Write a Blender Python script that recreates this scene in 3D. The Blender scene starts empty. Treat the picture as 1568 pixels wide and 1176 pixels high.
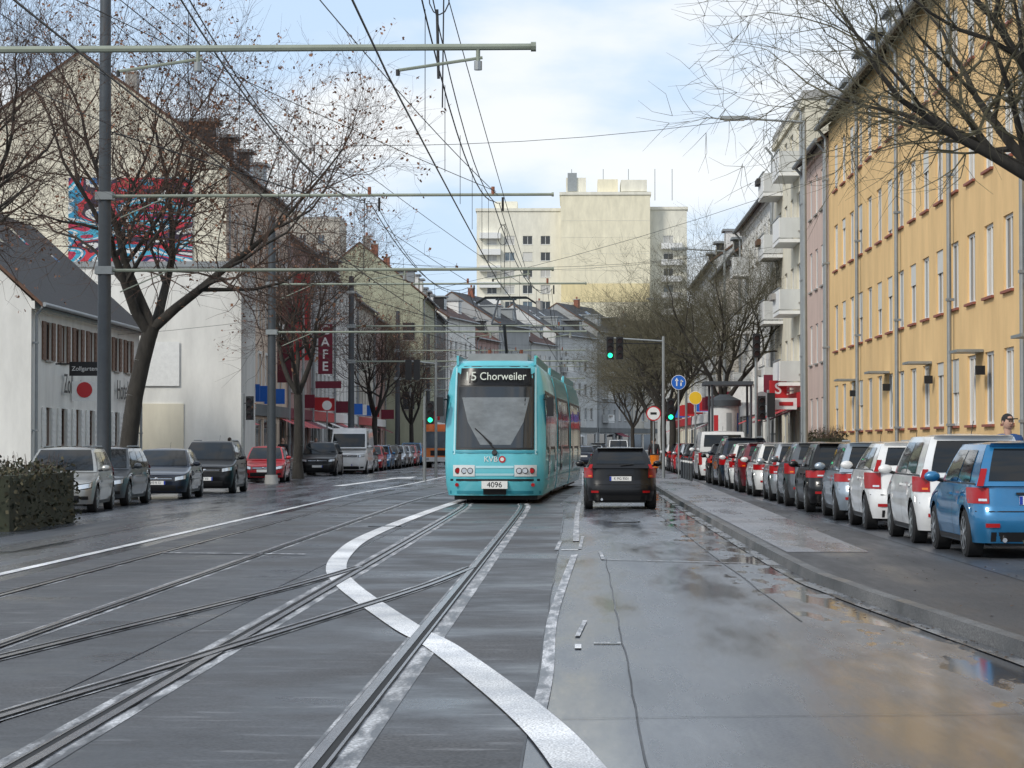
import bpy, math, random
from mathutils import Vector, Matrix
R=random.Random(7)
rad=math.radians
scene=bpy.context.scene
# ------------------------------------------------------------------ materials
MATS={}
def mat(name,col,rough=.8,metal=0,var=0,scale=3,stretch=(1,1,1),bump=0,bscale=40,coat=0,emit=0,spec=.5):
    if name in MATS: return name
    m=bpy.data.materials.new(name); m.use_nodes=True
    nt=m.node_tree; b=nt.nodes['Principled BSDF']
    b.inputs['Base Color'].default_value=(*col,1); b.inputs['Roughness'].default_value=rough
    b.inputs['Metallic'].default_value=metal; b.inputs['Coat Weight'].default_value=coat
    b.inputs['Coat Roughness'].default_value=.04
    b.inputs['Specular IOR Level'].default_value=spec
    if emit:
        b.inputs['Emission Color'].default_value=(*col,1); b.inputs['Emission Strength'].default_value=emit
    if var or bump:
        tc=nt.nodes.new('ShaderNodeTexCoord'); mp=nt.nodes.new('ShaderNodeMapping')
        mp.inputs['Scale'].default_value=stretch; nt.links.new(tc.outputs['Object'],mp.inputs[0])
    if var:
        n=nt.nodes.new('ShaderNodeTexNoise'); n.inputs['Scale'].default_value=scale; n.inputs['Detail'].default_value=6
        n.inputs['Roughness'].default_value=.65
        nt.links.new(mp.outputs[0],n.inputs[0])
        r=nt.nodes.new('ShaderNodeValToRGB'); nt.links.new(n.outputs[0],r.inputs[0])
        r.color_ramp.elements[0].position=.28; r.color_ramp.elements[1].position=.72
        r.color_ramp.elements[0].color=(*[max(0,c*(1-var)) for c in col],1)
        r.color_ramp.elements[1].color=(*[min(1,c*(1+var*.6)) for c in col],1)
        nt.links.new(r.outputs[0],b.inputs['Base Color'])
    if bump:
        n2=nt.nodes.new('ShaderNodeTexNoise'); n2.inputs['Scale'].default_value=bscale; n2.inputs['Detail'].default_value=3
        nt.links.new(tc.outputs['Object'],n2.inputs[0])
        bp=nt.nodes.new('ShaderNodeBump'); bp.inputs['Strength'].default_value=bump; bp.inputs['Distance'].default_value=.02
        nt.links.new(n2.outputs[0],bp.inputs['Height']); nt.links.new(bp.outputs[0],b.inputs['Normal'])
    MATS[name]=m
    return name
def wallm(name,col,var=.16):
    return mat(name,col,.9,var=var,scale=1.1,stretch=(1,1,.3),spec=.2)
def paint(name,col,metal=0.0,coat=.8):
    return mat(name,col,.32,metal=metal,var=.12,scale=2.5,coat=coat)
def tilem(name,col):
    if name in MATS: return name
    mat(name,col,.75,var=.3,scale=4)
    m=MATS[name]; nt=m.node_tree; b=nt.nodes['Principled BSDF']
    tc=nt.nodes.new('ShaderNodeTexCoord'); w=nt.nodes.new('ShaderNodeTexBrick')
    w.inputs['Scale'].default_value=3.2; w.inputs['Mortar Size'].default_value=.03
    w.inputs['Color1'].default_value=(.9,.9,.9,1);w.inputs['Color2'].default_value=(.6,.6,.6,1);w.inputs['Mortar'].default_value=(0,0,0,1)
    nt.links.new(tc.outputs['Object'],w.inputs[0])
    bp=nt.nodes.new('ShaderNodeBump'); bp.inputs['Strength'].default_value=.8; bp.inputs['Distance'].default_value=.05
    nt.links.new(w.outputs[0],bp.inputs['Height']); nt.links.new(bp.outputs[0],b.inputs['Normal'])
    return name
# ------------------------------------------------------------------ mesh builder
class MB:
    def __init__(s): s.v=[];s.f=[];s.m=[];s.ms=[]
    def mi(s,m):
        if m not in s.ms: s.ms.append(m)
        return s.ms.index(m)
    def poly(s,pts,m):
        i=len(s.v); s.v+= [tuple(p) for p in pts]; s.f.append(tuple(range(i,i+len(pts)))); s.m.append(s.mi(m))
    def box(s,x0,x1,y0,y1,z0,z1,m):
        i=len(s.v); s.v+=[(x0,y0,z0),(x1,y0,z0),(x1,y1,z0),(x0,y1,z0),(x0,y0,z1),(x1,y0,z1),(x1,y1,z1),(x0,y1,z1)]
        for q in ((0,3,2,1),(4,5,6,7),(0,1,5,4),(1,2,6,5),(2,3,7,6),(3,0,4,7)):
            s.f.append(tuple(i+k for k in q)); s.m.append(s.mi(m))
    def cyl(s,a,b,r0,r1=None,n=8,m='x',cap=True):
        if r1 is None: r1=r0
        a=Vector(a);b=Vector(b); d=(b-a)
        if d.length<1e-6: return
        d.normalize(); u=d.orthogonal().normalized(); w=d.cross(u)
        i=len(s.v); k=s.mi(m)
        for p,r in ((a,r0),(b,r1)):
            for j in range(n):
                t=2*math.pi*j/n; s.v.append(tuple(p+u*(r*math.cos(t))+w*(r*math.sin(t))))
        for j in range(n):
            s.f.append((i+j,i+(j+1)%n,i+n+(j+1)%n,i+n+j)); s.m.append(k)
        if cap:
            s.f.append(tuple(i+j for j in range(n-1,-1,-1))); s.m.append(k)
            s.f.append(tuple(i+n+j for j in range(n))); s.m.append(k)
    def grid(s,rows,m):
        i=len(s.v); nr=len(rows); nc=len(rows[0]); k=s.mi(m)
        for r in rows: s.v+=[tuple(p) for p in r]
        for a in range(nr-1):
            for b in range(nc-1):
                s.f.append((i+a*nc+b,i+a*nc+b+1,i+(a+1)*nc+b+1,i+(a+1)*nc+b)); s.m.append(k)
    def sphere(s,c,rx,ry,rz,m,n=10):
        rows=[]
        for a in range(n//2+2):
            ph=math.pi*a/(n//2+1)
            rows.append([(c[0]+rx*math.sin(ph)*math.cos(2*math.pi*b/n),c[1]+ry*math.sin(ph)*math.sin(2*math.pi*b/n),c[2]+rz*math.cos(ph)) for b in range(n+1)])
        s.grid(rows,m)
    def obj(s,name,parent=None,smooth=False,angle=35,merge=False,world=None):
        me=bpy.data.meshes.new(name); me.from_pydata(s.v,[],s.f)
        for m in s.ms: me.materials.append(MATS[m])
        me.polygons.foreach_set('material_index',s.m)
        if merge:
            import bmesh
            bm=bmesh.new(); bm.from_mesh(me); bmesh.ops.remove_doubles(bm,verts=bm.verts,dist=.0005)
            bmesh.ops.recalc_face_normals(bm,faces=bm.faces); bm.to_mesh(me); bm.free()
        if smooth:
            me.polygons.foreach_set('use_smooth',[True]*len(me.polygons)); me.set_sharp_from_angle(angle=rad(angle))
        me.update()
        o=bpy.data.objects.new(name,me); scene.collection.objects.link(o)
        if parent: o.parent=parent
        return o
def empty(name,loc=(0,0,0),rot=0):
    e=bpy.data.objects.new(name,None); e.location=loc; e.rotation_euler=(0,0,rad(rot)); e.empty_display_size=.2
    scene.collection.objects.link(e); return e
def text(s,size,loc,rot,m,parent,name='lettering',ext=.004,sx=1,bold=0):
    c=bpy.data.curves.new(name,'FONT'); c.body=s; c.size=size; c.extrude=ext; c.align_x='CENTER'; c.align_y='CENTER'; c.offset=bold
    o=bpy.data.objects.new(name+'_c',c); scene.collection.objects.link(o)
    dg=bpy.context.evaluated_depsgraph_get(); me=bpy.data.meshes.new_from_object(o.evaluated_get(dg))
    bpy.data.objects.remove(o)
    me.materials.clear(); me.materials.append(MATS[m])
    t=bpy.data.objects.new(name,me); scene.collection.objects.link(t)
    t.location=loc; t.rotation_euler=rot; t.scale=(sx,1,1); t.parent=parent
    return t
# ------------------------------------------------------------------ palette
mat('white_paint',(.78,.78,.76),.6,var=.1,scale=6)
mat('frame_white',(.76,.76,.74),.5)
mat('frame_brown',(.12,.06,.035),.6)
mat('glass',(.03,.035,.04),.06,spec=.7)
mat('car_glass',(.012,.014,.016),.05,spec=.45)
mat('glass_curtain',(.50,.49,.46),.12,var=.3,scale=4,stretch=(4,4,.3),spec=.8)
mat('glass_blue',(.10,.14,.17),.05,spec=.9)
mat('shutter',(.62,.61,.57),.6)
mat('shutter_brown',(.16,.09,.06),.6)
mat('sill_red',(.28,.09,.06),.7)
mat('stone',(.35,.33,.3),.85,var=.2)
mat('zinc',(.30,.32,.33),.5,metal=.4,var=.15)
mat('steel_pole',(.075,.085,.095),.5,metal=.3,var=.15)
mat('galv',(.33,.35,.35),.45,metal=.5,var=.15)
mat('tube_green',(.27,.30,.24),.6,var=.2)
mat('black',(.012,.012,.013),.5)
mat('blackgloss',(.008,.008,.009),.25,spec=.3)
mat('rubber',(.018,.018,.019),.85,var=.3)
mat('rim',(.42,.43,.44),.3,metal=.8)
mat('chrome',(.7,.7,.72),.15,metal=1)
mat('headlight',(.62,.66,.70),.08,spec=.9,metal=.4)
mat('taillight',(.34,.004,.006),.3,coat=.15,spec=.3)
mat('orange_light',(.7,.18,.01),.2)
mat('plate',(.78,.78,.76),.5)
mat('blue_strip',(.01,.04,.35),.5)
mat('red',(.50,.02,.025),.5)
mat('darkred',(.16,.012,.03),.6)
mat('wood_brown',(.14,.07,.04),.8)
mat('brick',(.28,.11,.07),.9,var=.3)
mat('concrete',(.42,.41,.39),.85,var=.2,scale=3)
mat('green_lit',(.02,.9,.35),.4,emit=3)
mat('lens_dark',(.05,.012,.01),.3)
mat('lamp_glass',(.7,.72,.72),.25)
mat('sign_blue',(.01,.12,.5),.4)
mat('sign_yellow',(.8,.5,.02),.4)
tilem('tile_dark',(.035,.035,.038)); tilem('tile_brown',(.085,.04,.03)); tilem('tile_red',(.17,.065,.04)); tilem('tile_grey',(.08,.085,.09))
# ------------------------------------------------------------------ ground materials
def groundmat(name,dry,wet,wet_bias,streak=(1.1,.13,1),grain=60,rough=(.3,.62),brick=None,bumpk=.35,nsc=.9,soft=.13,wisp=0,edge=False):
    m=bpy.data.materials.new(name); m.use_nodes=True; nt=m.node_tree; b=nt.nodes['Principled BSDF']; N=nt.nodes.new; Lk=nt.links.new
    g=N('ShaderNodeNewGeometry')
    mp=N('ShaderNodeMapping'); mp.inputs['Scale'].default_value=streak; Lk(g.outputs['Position'],mp.inputs[0])
    n=N('ShaderNodeTexNoise'); n.inputs['Scale'].default_value=nsc; n.inputs['Detail'].default_value=8; n.inputs['Roughness'].default_value=.62; Lk(mp.outputs[0],n.inputs[0])
    r=N('ShaderNodeMapRange'); r.inputs['From Min'].default_value=.5-wet_bias-soft; r.inputs['From Max'].default_value=.5-wet_bias+soft; Lk(n.outputs[0],r.inputs[0])
    gr=N('ShaderNodeTexNoise'); gr.inputs['Scale'].default_value=grain; gr.inputs['Detail'].default_value=3; Lk(g.outputs['Position'],gr.inputs[0])
    big=N('ShaderNodeTexNoise'); big.inputs['Scale'].default_value=.35; big.inputs['Detail'].default_value=6; Lk(g.outputs['Position'],big.inputs[0])
    mx=N('ShaderNodeMix'); mx.data_type='RGBA'; mx.inputs['A'].default_value=(*dry,1); mx.inputs['B'].default_value=(*wet,1); Lk(r.outputs[0],mx.inputs['Factor'])
    mul=N('ShaderNodeMix'); mul.data_type='RGBA'; mul.blend_type='MULTIPLY'; mul.inputs['Factor'].default_value=1
    mr=N('ShaderNodeMapRange'); mr.inputs['From Min'].default_value=.3; mr.inputs['From Max'].default_value=.7; mr.inputs['To Min'].default_value=.4; mr.inputs['To Max'].default_value=1.7; Lk(gr.outputs[0],mr.inputs[0])
    mb=N('ShaderNodeMapRange'); mb.inputs['From Min'].default_value=.3; mb.inputs['From Max'].default_value=.7; mb.inputs['To Min'].default_value=.72; mb.inputs['To Max'].default_value=1.28; Lk(big.outputs[0],mb.inputs[0])
    mm=N('ShaderNodeMath'); mm.operation='MULTIPLY'; Lk(mr.outputs[0],mm.inputs[0]); Lk(mb.outputs[0],mm.inputs[1])
    Lk(mx.outputs['Result'],mul.inputs['A']); Lk(mm.outputs[0],mul.inputs['B'])
    col=mul.outputs['Result']
    if wisp:
        mpw=N('ShaderNodeMapping'); mpw.inputs['Scale'].default_value=(1.1,5.5,1); Lk(g.outputs['Position'],mpw.inputs[0])
        nw=N('ShaderNodeTexNoise'); nw.inputs['Scale'].default_value=1.0; nw.inputs['Detail'].default_value=9; nw.inputs['Roughness'].default_value=.7; Lk(mpw.outputs[0],nw.inputs[0])
        rw=N('ShaderNodeMapRange'); rw.inputs['From Min'].default_value=.56; rw.inputs['From Max'].default_value=.72; rw.inputs['To Max'].default_value=wisp; Lk(nw.outputs[0],rw.inputs[0])
        m4=N('ShaderNodeMix'); m4.data_type='RGBA'; m4.inputs['B'].default_value=(.30,.30,.31,1); Lk(rw.outputs[0],m4.inputs['Factor']); Lk(col,m4.inputs['A']); col=m4.outputs['Result']
    if brick:
        bt=N('ShaderNodeTexBrick'); bt.inputs['Scale'].default_value=1; bt.inputs['Brick Width'].default_value=brick[0]; bt.inputs['Row Height'].default_value=brick[1]
        bt.inputs['Mortar Size'].default_value=.008; bt.inputs['Color1'].default_value=(1,1,1,1); bt.inputs['Color2'].default_value=(.75,.75,.75,1); bt.inputs['Mortar'].default_value=(.35,.35,.35,1)
        Lk(g.outputs['Position'],bt.inputs[0])
        m3=N('ShaderNodeMix'); m3.data_type='RGBA'; m3.blend_type='MULTIPLY'; m3.inputs['Factor'].default_value=1
        Lk(col,m3.inputs['A']); Lk(bt.outputs[0],m3.inputs['B']); col=m3.outputs['Result']
    rr=N('ShaderNodeMapRange'); rr.inputs['To Min'].default_value=rough[1]; rr.inputs['To Max'].default_value=rough[0]; Lk(r.outputs[0],rr.inputs[0]); ro=rr.outputs[0]
    bs=N('ShaderNodeMapRange'); bs.inputs['To Min'].default_value=bumpk; bs.inputs['To Max'].default_value=bumpk*.4; Lk(r.outputs[0],bs.inputs[0]); bo=bs.outputs[0]
    if edge:
        def M(op,a,b_=None):
            q=N('ShaderNodeMath'); q.operation=op
            for i,v in enumerate((a,b_)):
                if v is None: continue
                if isinstance(v,(int,float)): q.inputs[i].default_value=v
                else: Lk(v,q.inputs[i])
            return q.outputs[0]
        sp=N('ShaderNodeSeparateXYZ'); Lk(g.outputs['Position'],sp.inputs[0])
        ky=M('ADD',M('MULTIPLY',M('MAXIMUM',M('SUBTRACT',30,sp.outputs[1]),0),.052),2.66)
        d=M('SUBTRACT',ky,sp.outputs[0])
        mpe=N('ShaderNodeMapping'); mpe.inputs['Scale'].default_value=(2.4,.55,1); Lk(g.outputs['Position'],mpe.inputs[0])
        ne=N('ShaderNodeTexNoise'); ne.inputs['Scale'].default_value=1.0; ne.inputs['Detail'].default_value=7; ne.inputs['Roughness'].default_value=.6; Lk(mpe.outputs[0],ne.inputs[0])
        val=M('SUBTRACT',M('ADD',ne.outputs[0],.08),M('MULTIPLY',d,.20))
        def MR(v,a,b_):
            q=N('ShaderNodeMapRange'); q.inputs['From Min'].default_value=a; q.inputs['From Max'].default_value=b_; Lk(v,q.inputs[0]); return q.outputs[0]
        halo=MR(val,.30,.50); pud=MR(val,.47,.51)
        m5=N('ShaderNodeMix'); m5.data_type='RGBA'; m5.inputs['B'].default_value=(.16,.17,.185,1); Lk(M('MULTIPLY',halo,.75),m5.inputs['Factor']); Lk(col,m5.inputs['A'])
        m6=N('ShaderNodeMix'); m6.data_type='RGBA'; m6.inputs['B'].default_value=(.035,.038,.045,1); Lk(pud,m6.inputs['Factor']); Lk(m5.outputs['Result'],m6.inputs['A']); col=m6.outputs['Result']
        m7=N('ShaderNodeMix'); Lk(pud,m7.inputs['Factor']); Lk(ro,m7.inputs['A']); m7.inputs['B'].default_value=.06; ro=m7.outputs['Result']
        m8=N('ShaderNodeMix'); Lk(pud,m8.inputs['Factor']); Lk(bo,m8.inputs['A']); m8.inputs['B'].default_value=.03; bo=m8.outputs['Result']
    Lk(col,b.inputs['Base Color']); Lk(ro,b.inputs['Roughness'])
    bp=N('ShaderNodeBump'); bp.inputs['Distance'].default_value=.006
    Lk(bo,bp.inputs['Strength'])
    Lk(gr.outputs[0],bp.inputs['Height']); Lk(bp.outputs[0],b.inputs['Normal'])
    MATS[name]=m
groundmat('asphalt_lane',(.070,.076,.088),(.034,.039,.048),.05,rough=(.13,.42),soft=.16,edge=True,bumpk=.22,grain=45)
groundmat('asphalt_track',(.056,.055,.056),(.030,.030,.032),-.01,streak=(.5,.5,1),rough=(.26,.68),wisp=.6,grain=45)
groundmat('asphalt_patch',(.052,.056,.064),(.032,.036,.043),.02,rough=(.25,.55))
groundmat('asphalt_seam',(.03,.03,.032),(.02,.02,.022),0)
groundmat('gutter_wet',(.20,.20,.20),(.075,.08,.09),.02,streak=(2.2,.55,1),rough=(.1,.6),bumpk=.5,soft=.06)
groundmat('paver_dark',(.052,.050,.050),(.03,.03,.032),.0,brick=(.22,.11),rough=(.3,.7))
groundmat('slab_light',(.26,.26,.275),(.15,.157,.18),.02,brick=(.3,.3),rough=(.18,.6))
groundmat('kerb',(.13,.128,.125),(.05,.05,.05),-.02,streak=(1,.6,1),rough=(.3,.8))
groundmat('earth',(.07,.065,.05),(.04,.04,.03),-.05,rough=(.6,.9))
groundmat('rail_concrete',(.42,.425,.435),(.075,.075,.078),.0,streak=(9,1.3,1),rough=(.35,.75),soft=.08)
groundmat('road_white',(.66,.66,.66),(.44,.45,.47),-.07,streak=(2.5,1.6,1),grain=80,rough=(.3,.6))
groundmat('road_white_worn',(.50,.50,.51),(.09,.095,.105),.0,streak=(12,2.0,1),grain=70,rough=(.35,.6),soft=.08)
mat('rail_steel',(.34,.32,.31),.26,metal=.9,var=.25,scale=2)
mat('groove',(.008,.008,.008),.8)
# ------------------------------------------------------------------ ground
def smooth(pts,n=8):
    out=[]; P=[Vector(p) for p in pts]
    for i in range(len(P)-1):
        p0=P[max(i-1,0)];p1=P[i];p2=P[i+1];p3=P[min(i+2,len(P)-1)]
        for k in range(n):
            t=k/n; out.append(.5*((2*p1)+(p2-p0)*t+(2*p0-5*p1+4*p2-p3)*t*t+(3*p1-p0-3*p2+p3)*t**3))
    out.append(P[-1]); return out
def ribbon(mb,pts,o0,o1,z,m):
    rows=[]
    for i,p in enumerate(pts):
        d=(pts[min(i+1,len(pts)-1)]-pts[max(i-1,0)]); d.normalize(); nrm=Vector((d.y,-d.x))
        f0=o0(p) if callable(o0) else o0; f1=o1(p) if callable(o1) else o1
        a=p+nrm*f0; b=p+nrm*f1; rows.append([(a.x,a.y,z),(b.x,b.y,z)])
    mb.grid(rows,m)
g=MB(); g.box(-900,900,-60,1500,-.5,-.02,'earth'); g.obj('ground')
kr=smooth([(3.6,-20),(3.55,10),(3.4,16),(3.1,21),(2.8,26),(2.66,32),(2.66,60),(2.8,90),(2.9,130),(3,235),(5.5,262),(10.5,285),(18,308),(34,338)],6)
kl=smooth([(-10.9,-20),(-10.9,10),(-10.9,46),(-13.2,52),(-13.2,130),(-13.2,235),(-9.5,268),(-4,295),(5,322),(22,356)],6)
rd=MB()
rd.poly([(-16.5,-20,0),(5,-20,0),(5,235,0),(-16.5,235,0)],'asphalt_lane')
rd.poly([(-16.5,235,0),(5,235,0),(9,262,0),(14,285,0),(22,308,0),(38,338,0),(20,362,0),(0,330,0),(-8,300,0),(-14,268,0)],'asphalt_lane')
rd.obj('road')
tc=smooth([(-1.98,-10),(-1.98,55),(-2.1,65),(-1.85,75),(-1.5,84),(-1.15,94),(-.85,110),(-.8,140),(-.8,235)],6)
tl=smooth([(-5.2,-10),(-5.2,55),(-5.2,65),(-5.05,75),(-4.7,84),(-4.35,94),(-4.05,110),(-4,140),(-4,235)],6)
tb=MB(); ribbon(tb,tc,-1.25,1.72,.004,'asphalt_track'); ribbon(tb,tl,-1.35,1.95,.0045,'asphalt_track'); tb.obj('track_bed')
def rail(mb,pts,off,side=1,conc=(.12,.16),z=.007):
    ribbon(mb,pts,off-conc[0],off+conc[1],z,'rail_concrete')
    ribbon(mb,pts,off-.07,off+.07,z+.009,'groove')
    ribbon(mb,pts,off-.064*side,off-.002*side,z+.013,'rail_steel')
    ribbon(mb,pts,off+.042*side,off+.062*side,z+.013,'rail_steel')
rl=MB()
def dens_(pts,st=.5):
    o=[]
    for a,b in zip(pts,pts[1:]):
        n=max(1,int((b-a).length/st)) if a.y<70 else 1
        for k in range(n): o.append(a.lerp(b,k/n))
    o.append(pts[-1]); return o
tcd=dens_(tc); tld=dens_(tl)
rail(rl,tcd,-.72,-1,conc=(.15,.15)); rail(rl,tcd,.72,1,conc=(.10,.20),z=.0075)
rail(rl,tld,-.74,-1,conc=(.1,.1)); rail(rl,tld,.74,1,conc=(.12,.12))
br=dens_(smooth([(-1.3,31.4),(-1.62,27.5),(-2.1,23.4),(-2.58,19.6),(-2.86,17.3),(-3.29,14.2),(-3.75,10.5),(-4.3,5),(-4.5,-5)],6))
rail(rl,br,0,1,conc=(.09,.12),z=.0115)
rail(rl,[Vector((p.x-1.43,p.y)) for p in br],0,1,conc=(.09,.12),z=.0125)
rl.obj('tram_rails')
mk=MB()
swp=smooth([(-2.95,74),(-3.2,66),(-3.45,52),(-3.5,41.5),(-3.3,35.5),(-2.98,31),(-2.45,27),(-1.46,21.3),(-1.0,19),(-.31,14.7),(.02,12),(.35,8)],8)
ribbon(mk,swp,-.13,.13,.0148,'road_white')
e=smooth([(-6.9,-10),(-6.9,60),(-6.85,80),(-6.3,110),(-6.2,200)],5); ribbon(mk,e,-.07,.07,.008,'road_white')
w=smooth([(-.22,13.8),(-.19,17),(-.2,22),(-.12,28),(.0,35.2)],6); ribbon(mk,w,-.045,.045,.012,'road_white_worn')
w=smooth([(.02,40),(.03,46),(.08,60),(.3,90),(.45,140)],6); ribbon(mk,w,-.05,.05,.012,'road_white_worn')
mk.poly([(-.2,36.6,.012),(.05,36.6,.012),(.05,36.75,.012),(-.2,36.75,.012)],'road_white')
mk.poly([(-.3,36.6,.0125),(-.24,36.6,.0125),(-.2,40,.0125),(-.26,40,.0125)],'road_white_worn')
mk.poly([(.05,37,.012),(.1,37,.012),(.16,42,.012),(.11,42,.012)],'road_white_worn')
mk.poly([(.0,19,.012),(.05,19,.012),(.05,19.4,.012),(.0,19.4,.012)],'road_white')
mk.poly([(.15,19.5,.012),(.36,19.5,.012),(.36,19.6,.012),(.15,19.6,.012)],'road_white_worn')
mk.poly([(0,20.2,.012),(.04,20.2,.012),(.11,22,.012),(.07,22,.012)],'road_white_worn')
mk.poly([(.4,33.6,.012),(2.3,32.6,.012),(2.3,32.68,.012),(.4,33.7,.012)],'road_white_worn')
mk.poly([(.36,33.6,.0125),(.41,33.6,.0125),(.39,36,.0125),(.34,36,.0125)],'road_white_worn')
mk.poly([(-5.9,35.3,.02),(-3.8,34.9,.02),(-3.8,35.05,.02),(-5.9,35.45,.02)],'road_white_worn')
mk.poly([(-9.0,92,.012),(-8.6,92,.012),(-8.0,112,.012),(-8.3,112,.012)],'road_white')
mk.poly([(-8.6,112,.0125),(-7.4,112,.0125),(-7.6,120,.0125)],'road_white')
for yy in (140,150): mk.poly([(-10.9,yy,.012),(3,yy,.012),(3,yy+.5,.012),(-10.9,yy+.5,.012)],'road_white')
mk.obj('road_markings')
pt=MB()
pt.poly([(-9.6,36,.0035),(-8.2,36,.0035),(-8.2,52,.0035),(-9.6,52,.0035)],'asphalt_patch')
for (a,b) in (((.35,10),(.42,34)),((2.0,22),(1.85,60)),((-8.8,20),(-8.7,70)),((-.26,8),(-.22,60)),((-.2,14.2),(3.0,14.6))):
    p=[Vector(a).lerp(Vector(b),k/30)+Vector((R.uniform(-.01,.01),R.uniform(-.01,.01))) for k in range(31)]
    ribbon(pt,p,-.006,.006,.0058,'asphalt_seam')
pt.obj('asphalt_repairs')
gt=MB()
krd=dens_(kr,.5)
ribbon(gt,krd,-.16,-.0,.0072,'gutter_wet'); ribbon(gt,kl,.0,.3,.006,'gutter_wet'); gt.obj('gutter')
mc=MB()
for (x,y) in ((-8.7,30),(1.0,50),(-3.6,47)):
    mc.cyl((x,y,.0),(x,y,.014),.32,.32,20,'groove'); mc.cyl((x,y,.0),(x,y,.017),.28,.28,20,'steel_pole')
mc.obj('manhole_cover')
def pave(name,pts,side,xfar,h=.12,m='paver_dark'):
    a=MB(); rows=[];k=[]
    for p in pts:
        rows.append([(p.x+side*.14,p.y,h-.004),(xfar if abs(xfar-p.x)>1 and p.y<240 else p.x+side*14,p.y,h-.004)])
    a.grid(rows,m)
    k=[[(p.x,p.y,-.01),(p.x+side*.02,p.y,h),(p.x+side*.15,p.y,h),(p.x+side*.15,p.y,h-.02)] for p in pts]
    a.grid(k,'kerb')
    for p in dens_(pts,1.0):
        if p.y<60: a.poly([(p.x+side*.022,p.y-.005,h+.002),(p.x+side*.15,p.y-.005,h+.002),(p.x+side*.15,p.y+.005,h+.002),(p.x+side*.022,p.y+.005,h+.002)],'asphalt_seam')
    a.obj(name)
pave('pavement_right',kr,1,12)
pave('pavement_left',kl,-1,-24)
sl=MB()
rows=[]
for y in [33.5,40,50,60,75,90,110,130,160,200,230]:
    kx=2.66+.19+max(0,(y-60))*.0022; rows.append([(kx,y,.121),(3.95+min(.9,(y-33)*.012),y,.121)])
sl.grid(rows,'slab_light'); sl.obj('cycle_path')
pk=MB(); pk.poly([(4.75,20,.1205),(6.75,20,.1205),(6.75,230,.1205),(4.85,230,.1205)],'asphalt_patch'); pk.obj('parking_strip')
mat('fallen_leaf',(.09,.055,.03),.8,var=.5,scale=2)
fl=MB()
for i in range(420):
    side=R.random()
    if side<.6: y=R.uniform(12,75); x=2.66+max(0,30-y)*.052-abs(R.gauss(0,.2))-.03; z=.009
    else: y=R.uniform(16,60); x=R.uniform(3.3,6); z=.126
    a_=R.uniform(0,6.3); s=R.uniform(.015,.028); c,q=math.cos(a_)*s,math.sin(a_)*s
    fl.poly([(x-c,y-q,z),(x+q*.6,y-c*.6,z+.004),(x+c,y+q,z+.002),(x-q*.6,y+c*.6,z+.008)],'fallen_leaf')
fl.obj('fallen_leaves')
# ------------------------------------------------------------------ buildings
def opening(W,G,o,wall,dep,frame,sill,shut):
    u0,u1,v0,v1=o[:4]; kind=o[4] if len(o)>4 else 'w'
    W.poly([(u0,0,v0),(u0,dep,v0),(u0,dep,v1),(u0,0,v1)],wall); W.poly([(u1,0,v0),(u1,0,v1),(u1,dep,v1),(u1,dep,v0)],wall)
    W.poly([(u0,0,v0),(u1,0,v0),(u1,dep,v0),(u0,dep,v0)],wall); W.poly([(u0,0,v1),(u0,dep,v1),(u1,dep,v1),(u1,0,v1)],wall)
    r=R.random(); gm='glass' if r<.45 else ('glass_curtain' if r<.75 else 'glass_blue')
    if kind=='s': gm='glass'
    G.poly([(u0,dep,v0),(u1,dep,v0),(u1,dep,v1),(u0,dep,v1)],gm)
    t=.065; d0=dep-.035; d1=dep-.003
    G.box(u0,u0+t,d0,d1,v0,v1,frame);G.box(u1-t,u1,d0,d1,v0,v1,frame)
    G.box(u0+t,u1-t,d0,d1,v0,v0+t,frame);G.box(u0+t,u1-t,d0,d1,v1-t,v1,frame)
    if u1-u0>.9 and kind=='w': 
        c=(u0+u1)/2; G.box(c-.035,c+.035,d0+.003,d1,v0+t,v1-t,frame)
    if kind=='w':
        if R.random()<shut:
            vv=v1-(v1-v0)*R.choice([.2,.35,.5,.9]); G.box(u0+.01,u1-.01,d0-.02,d0-.002,vv,v1-.004,'shutter')
        W.box(u0-.06,u1+.06,-.07,.02,v0-.05,v0+.006,sill)
def facade(W,G,U,V,ops,wall,dep=.1,frame='frame_white',sill='stone',shut=.2,v00=0):
    us=sorted(set([0,U]+[o[0] for o in ops]+[o[1] for o in ops])); vs=sorted(set([v00,V]+[o[2] for o in ops]+[o[3] for o in ops]))
    for i in range(len(us)-1):
        for j in range(len(vs)-1):
            cu=(us[i]+us[i+1])/2; cv=(vs[j]+vs[j+1])/2
            if any(o[0]<cu<o[1] and o[2]<cv<o[3] for o in ops): continue
            W.poly([(us[i],0,vs[j]),(us[i+1],0,vs[j]),(us[i+1],0,vs[j+1]),(us[i],0,vs[j+1])],wall)
    for o in ops: opening(W,G,o,wall,dep,frame,sill,shut)
def winops(L,bay,ww,rows,wh,m=.8):
    n=max(1,int((L-2*m)/bay)); st=(L-n*bay)/2
    return [(round(st+i*bay+(bay-ww)/2,3),round(st+i*bay+(bay+ww)/2,3),v,v+wh) for i in range(n) for v in rows]
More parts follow.
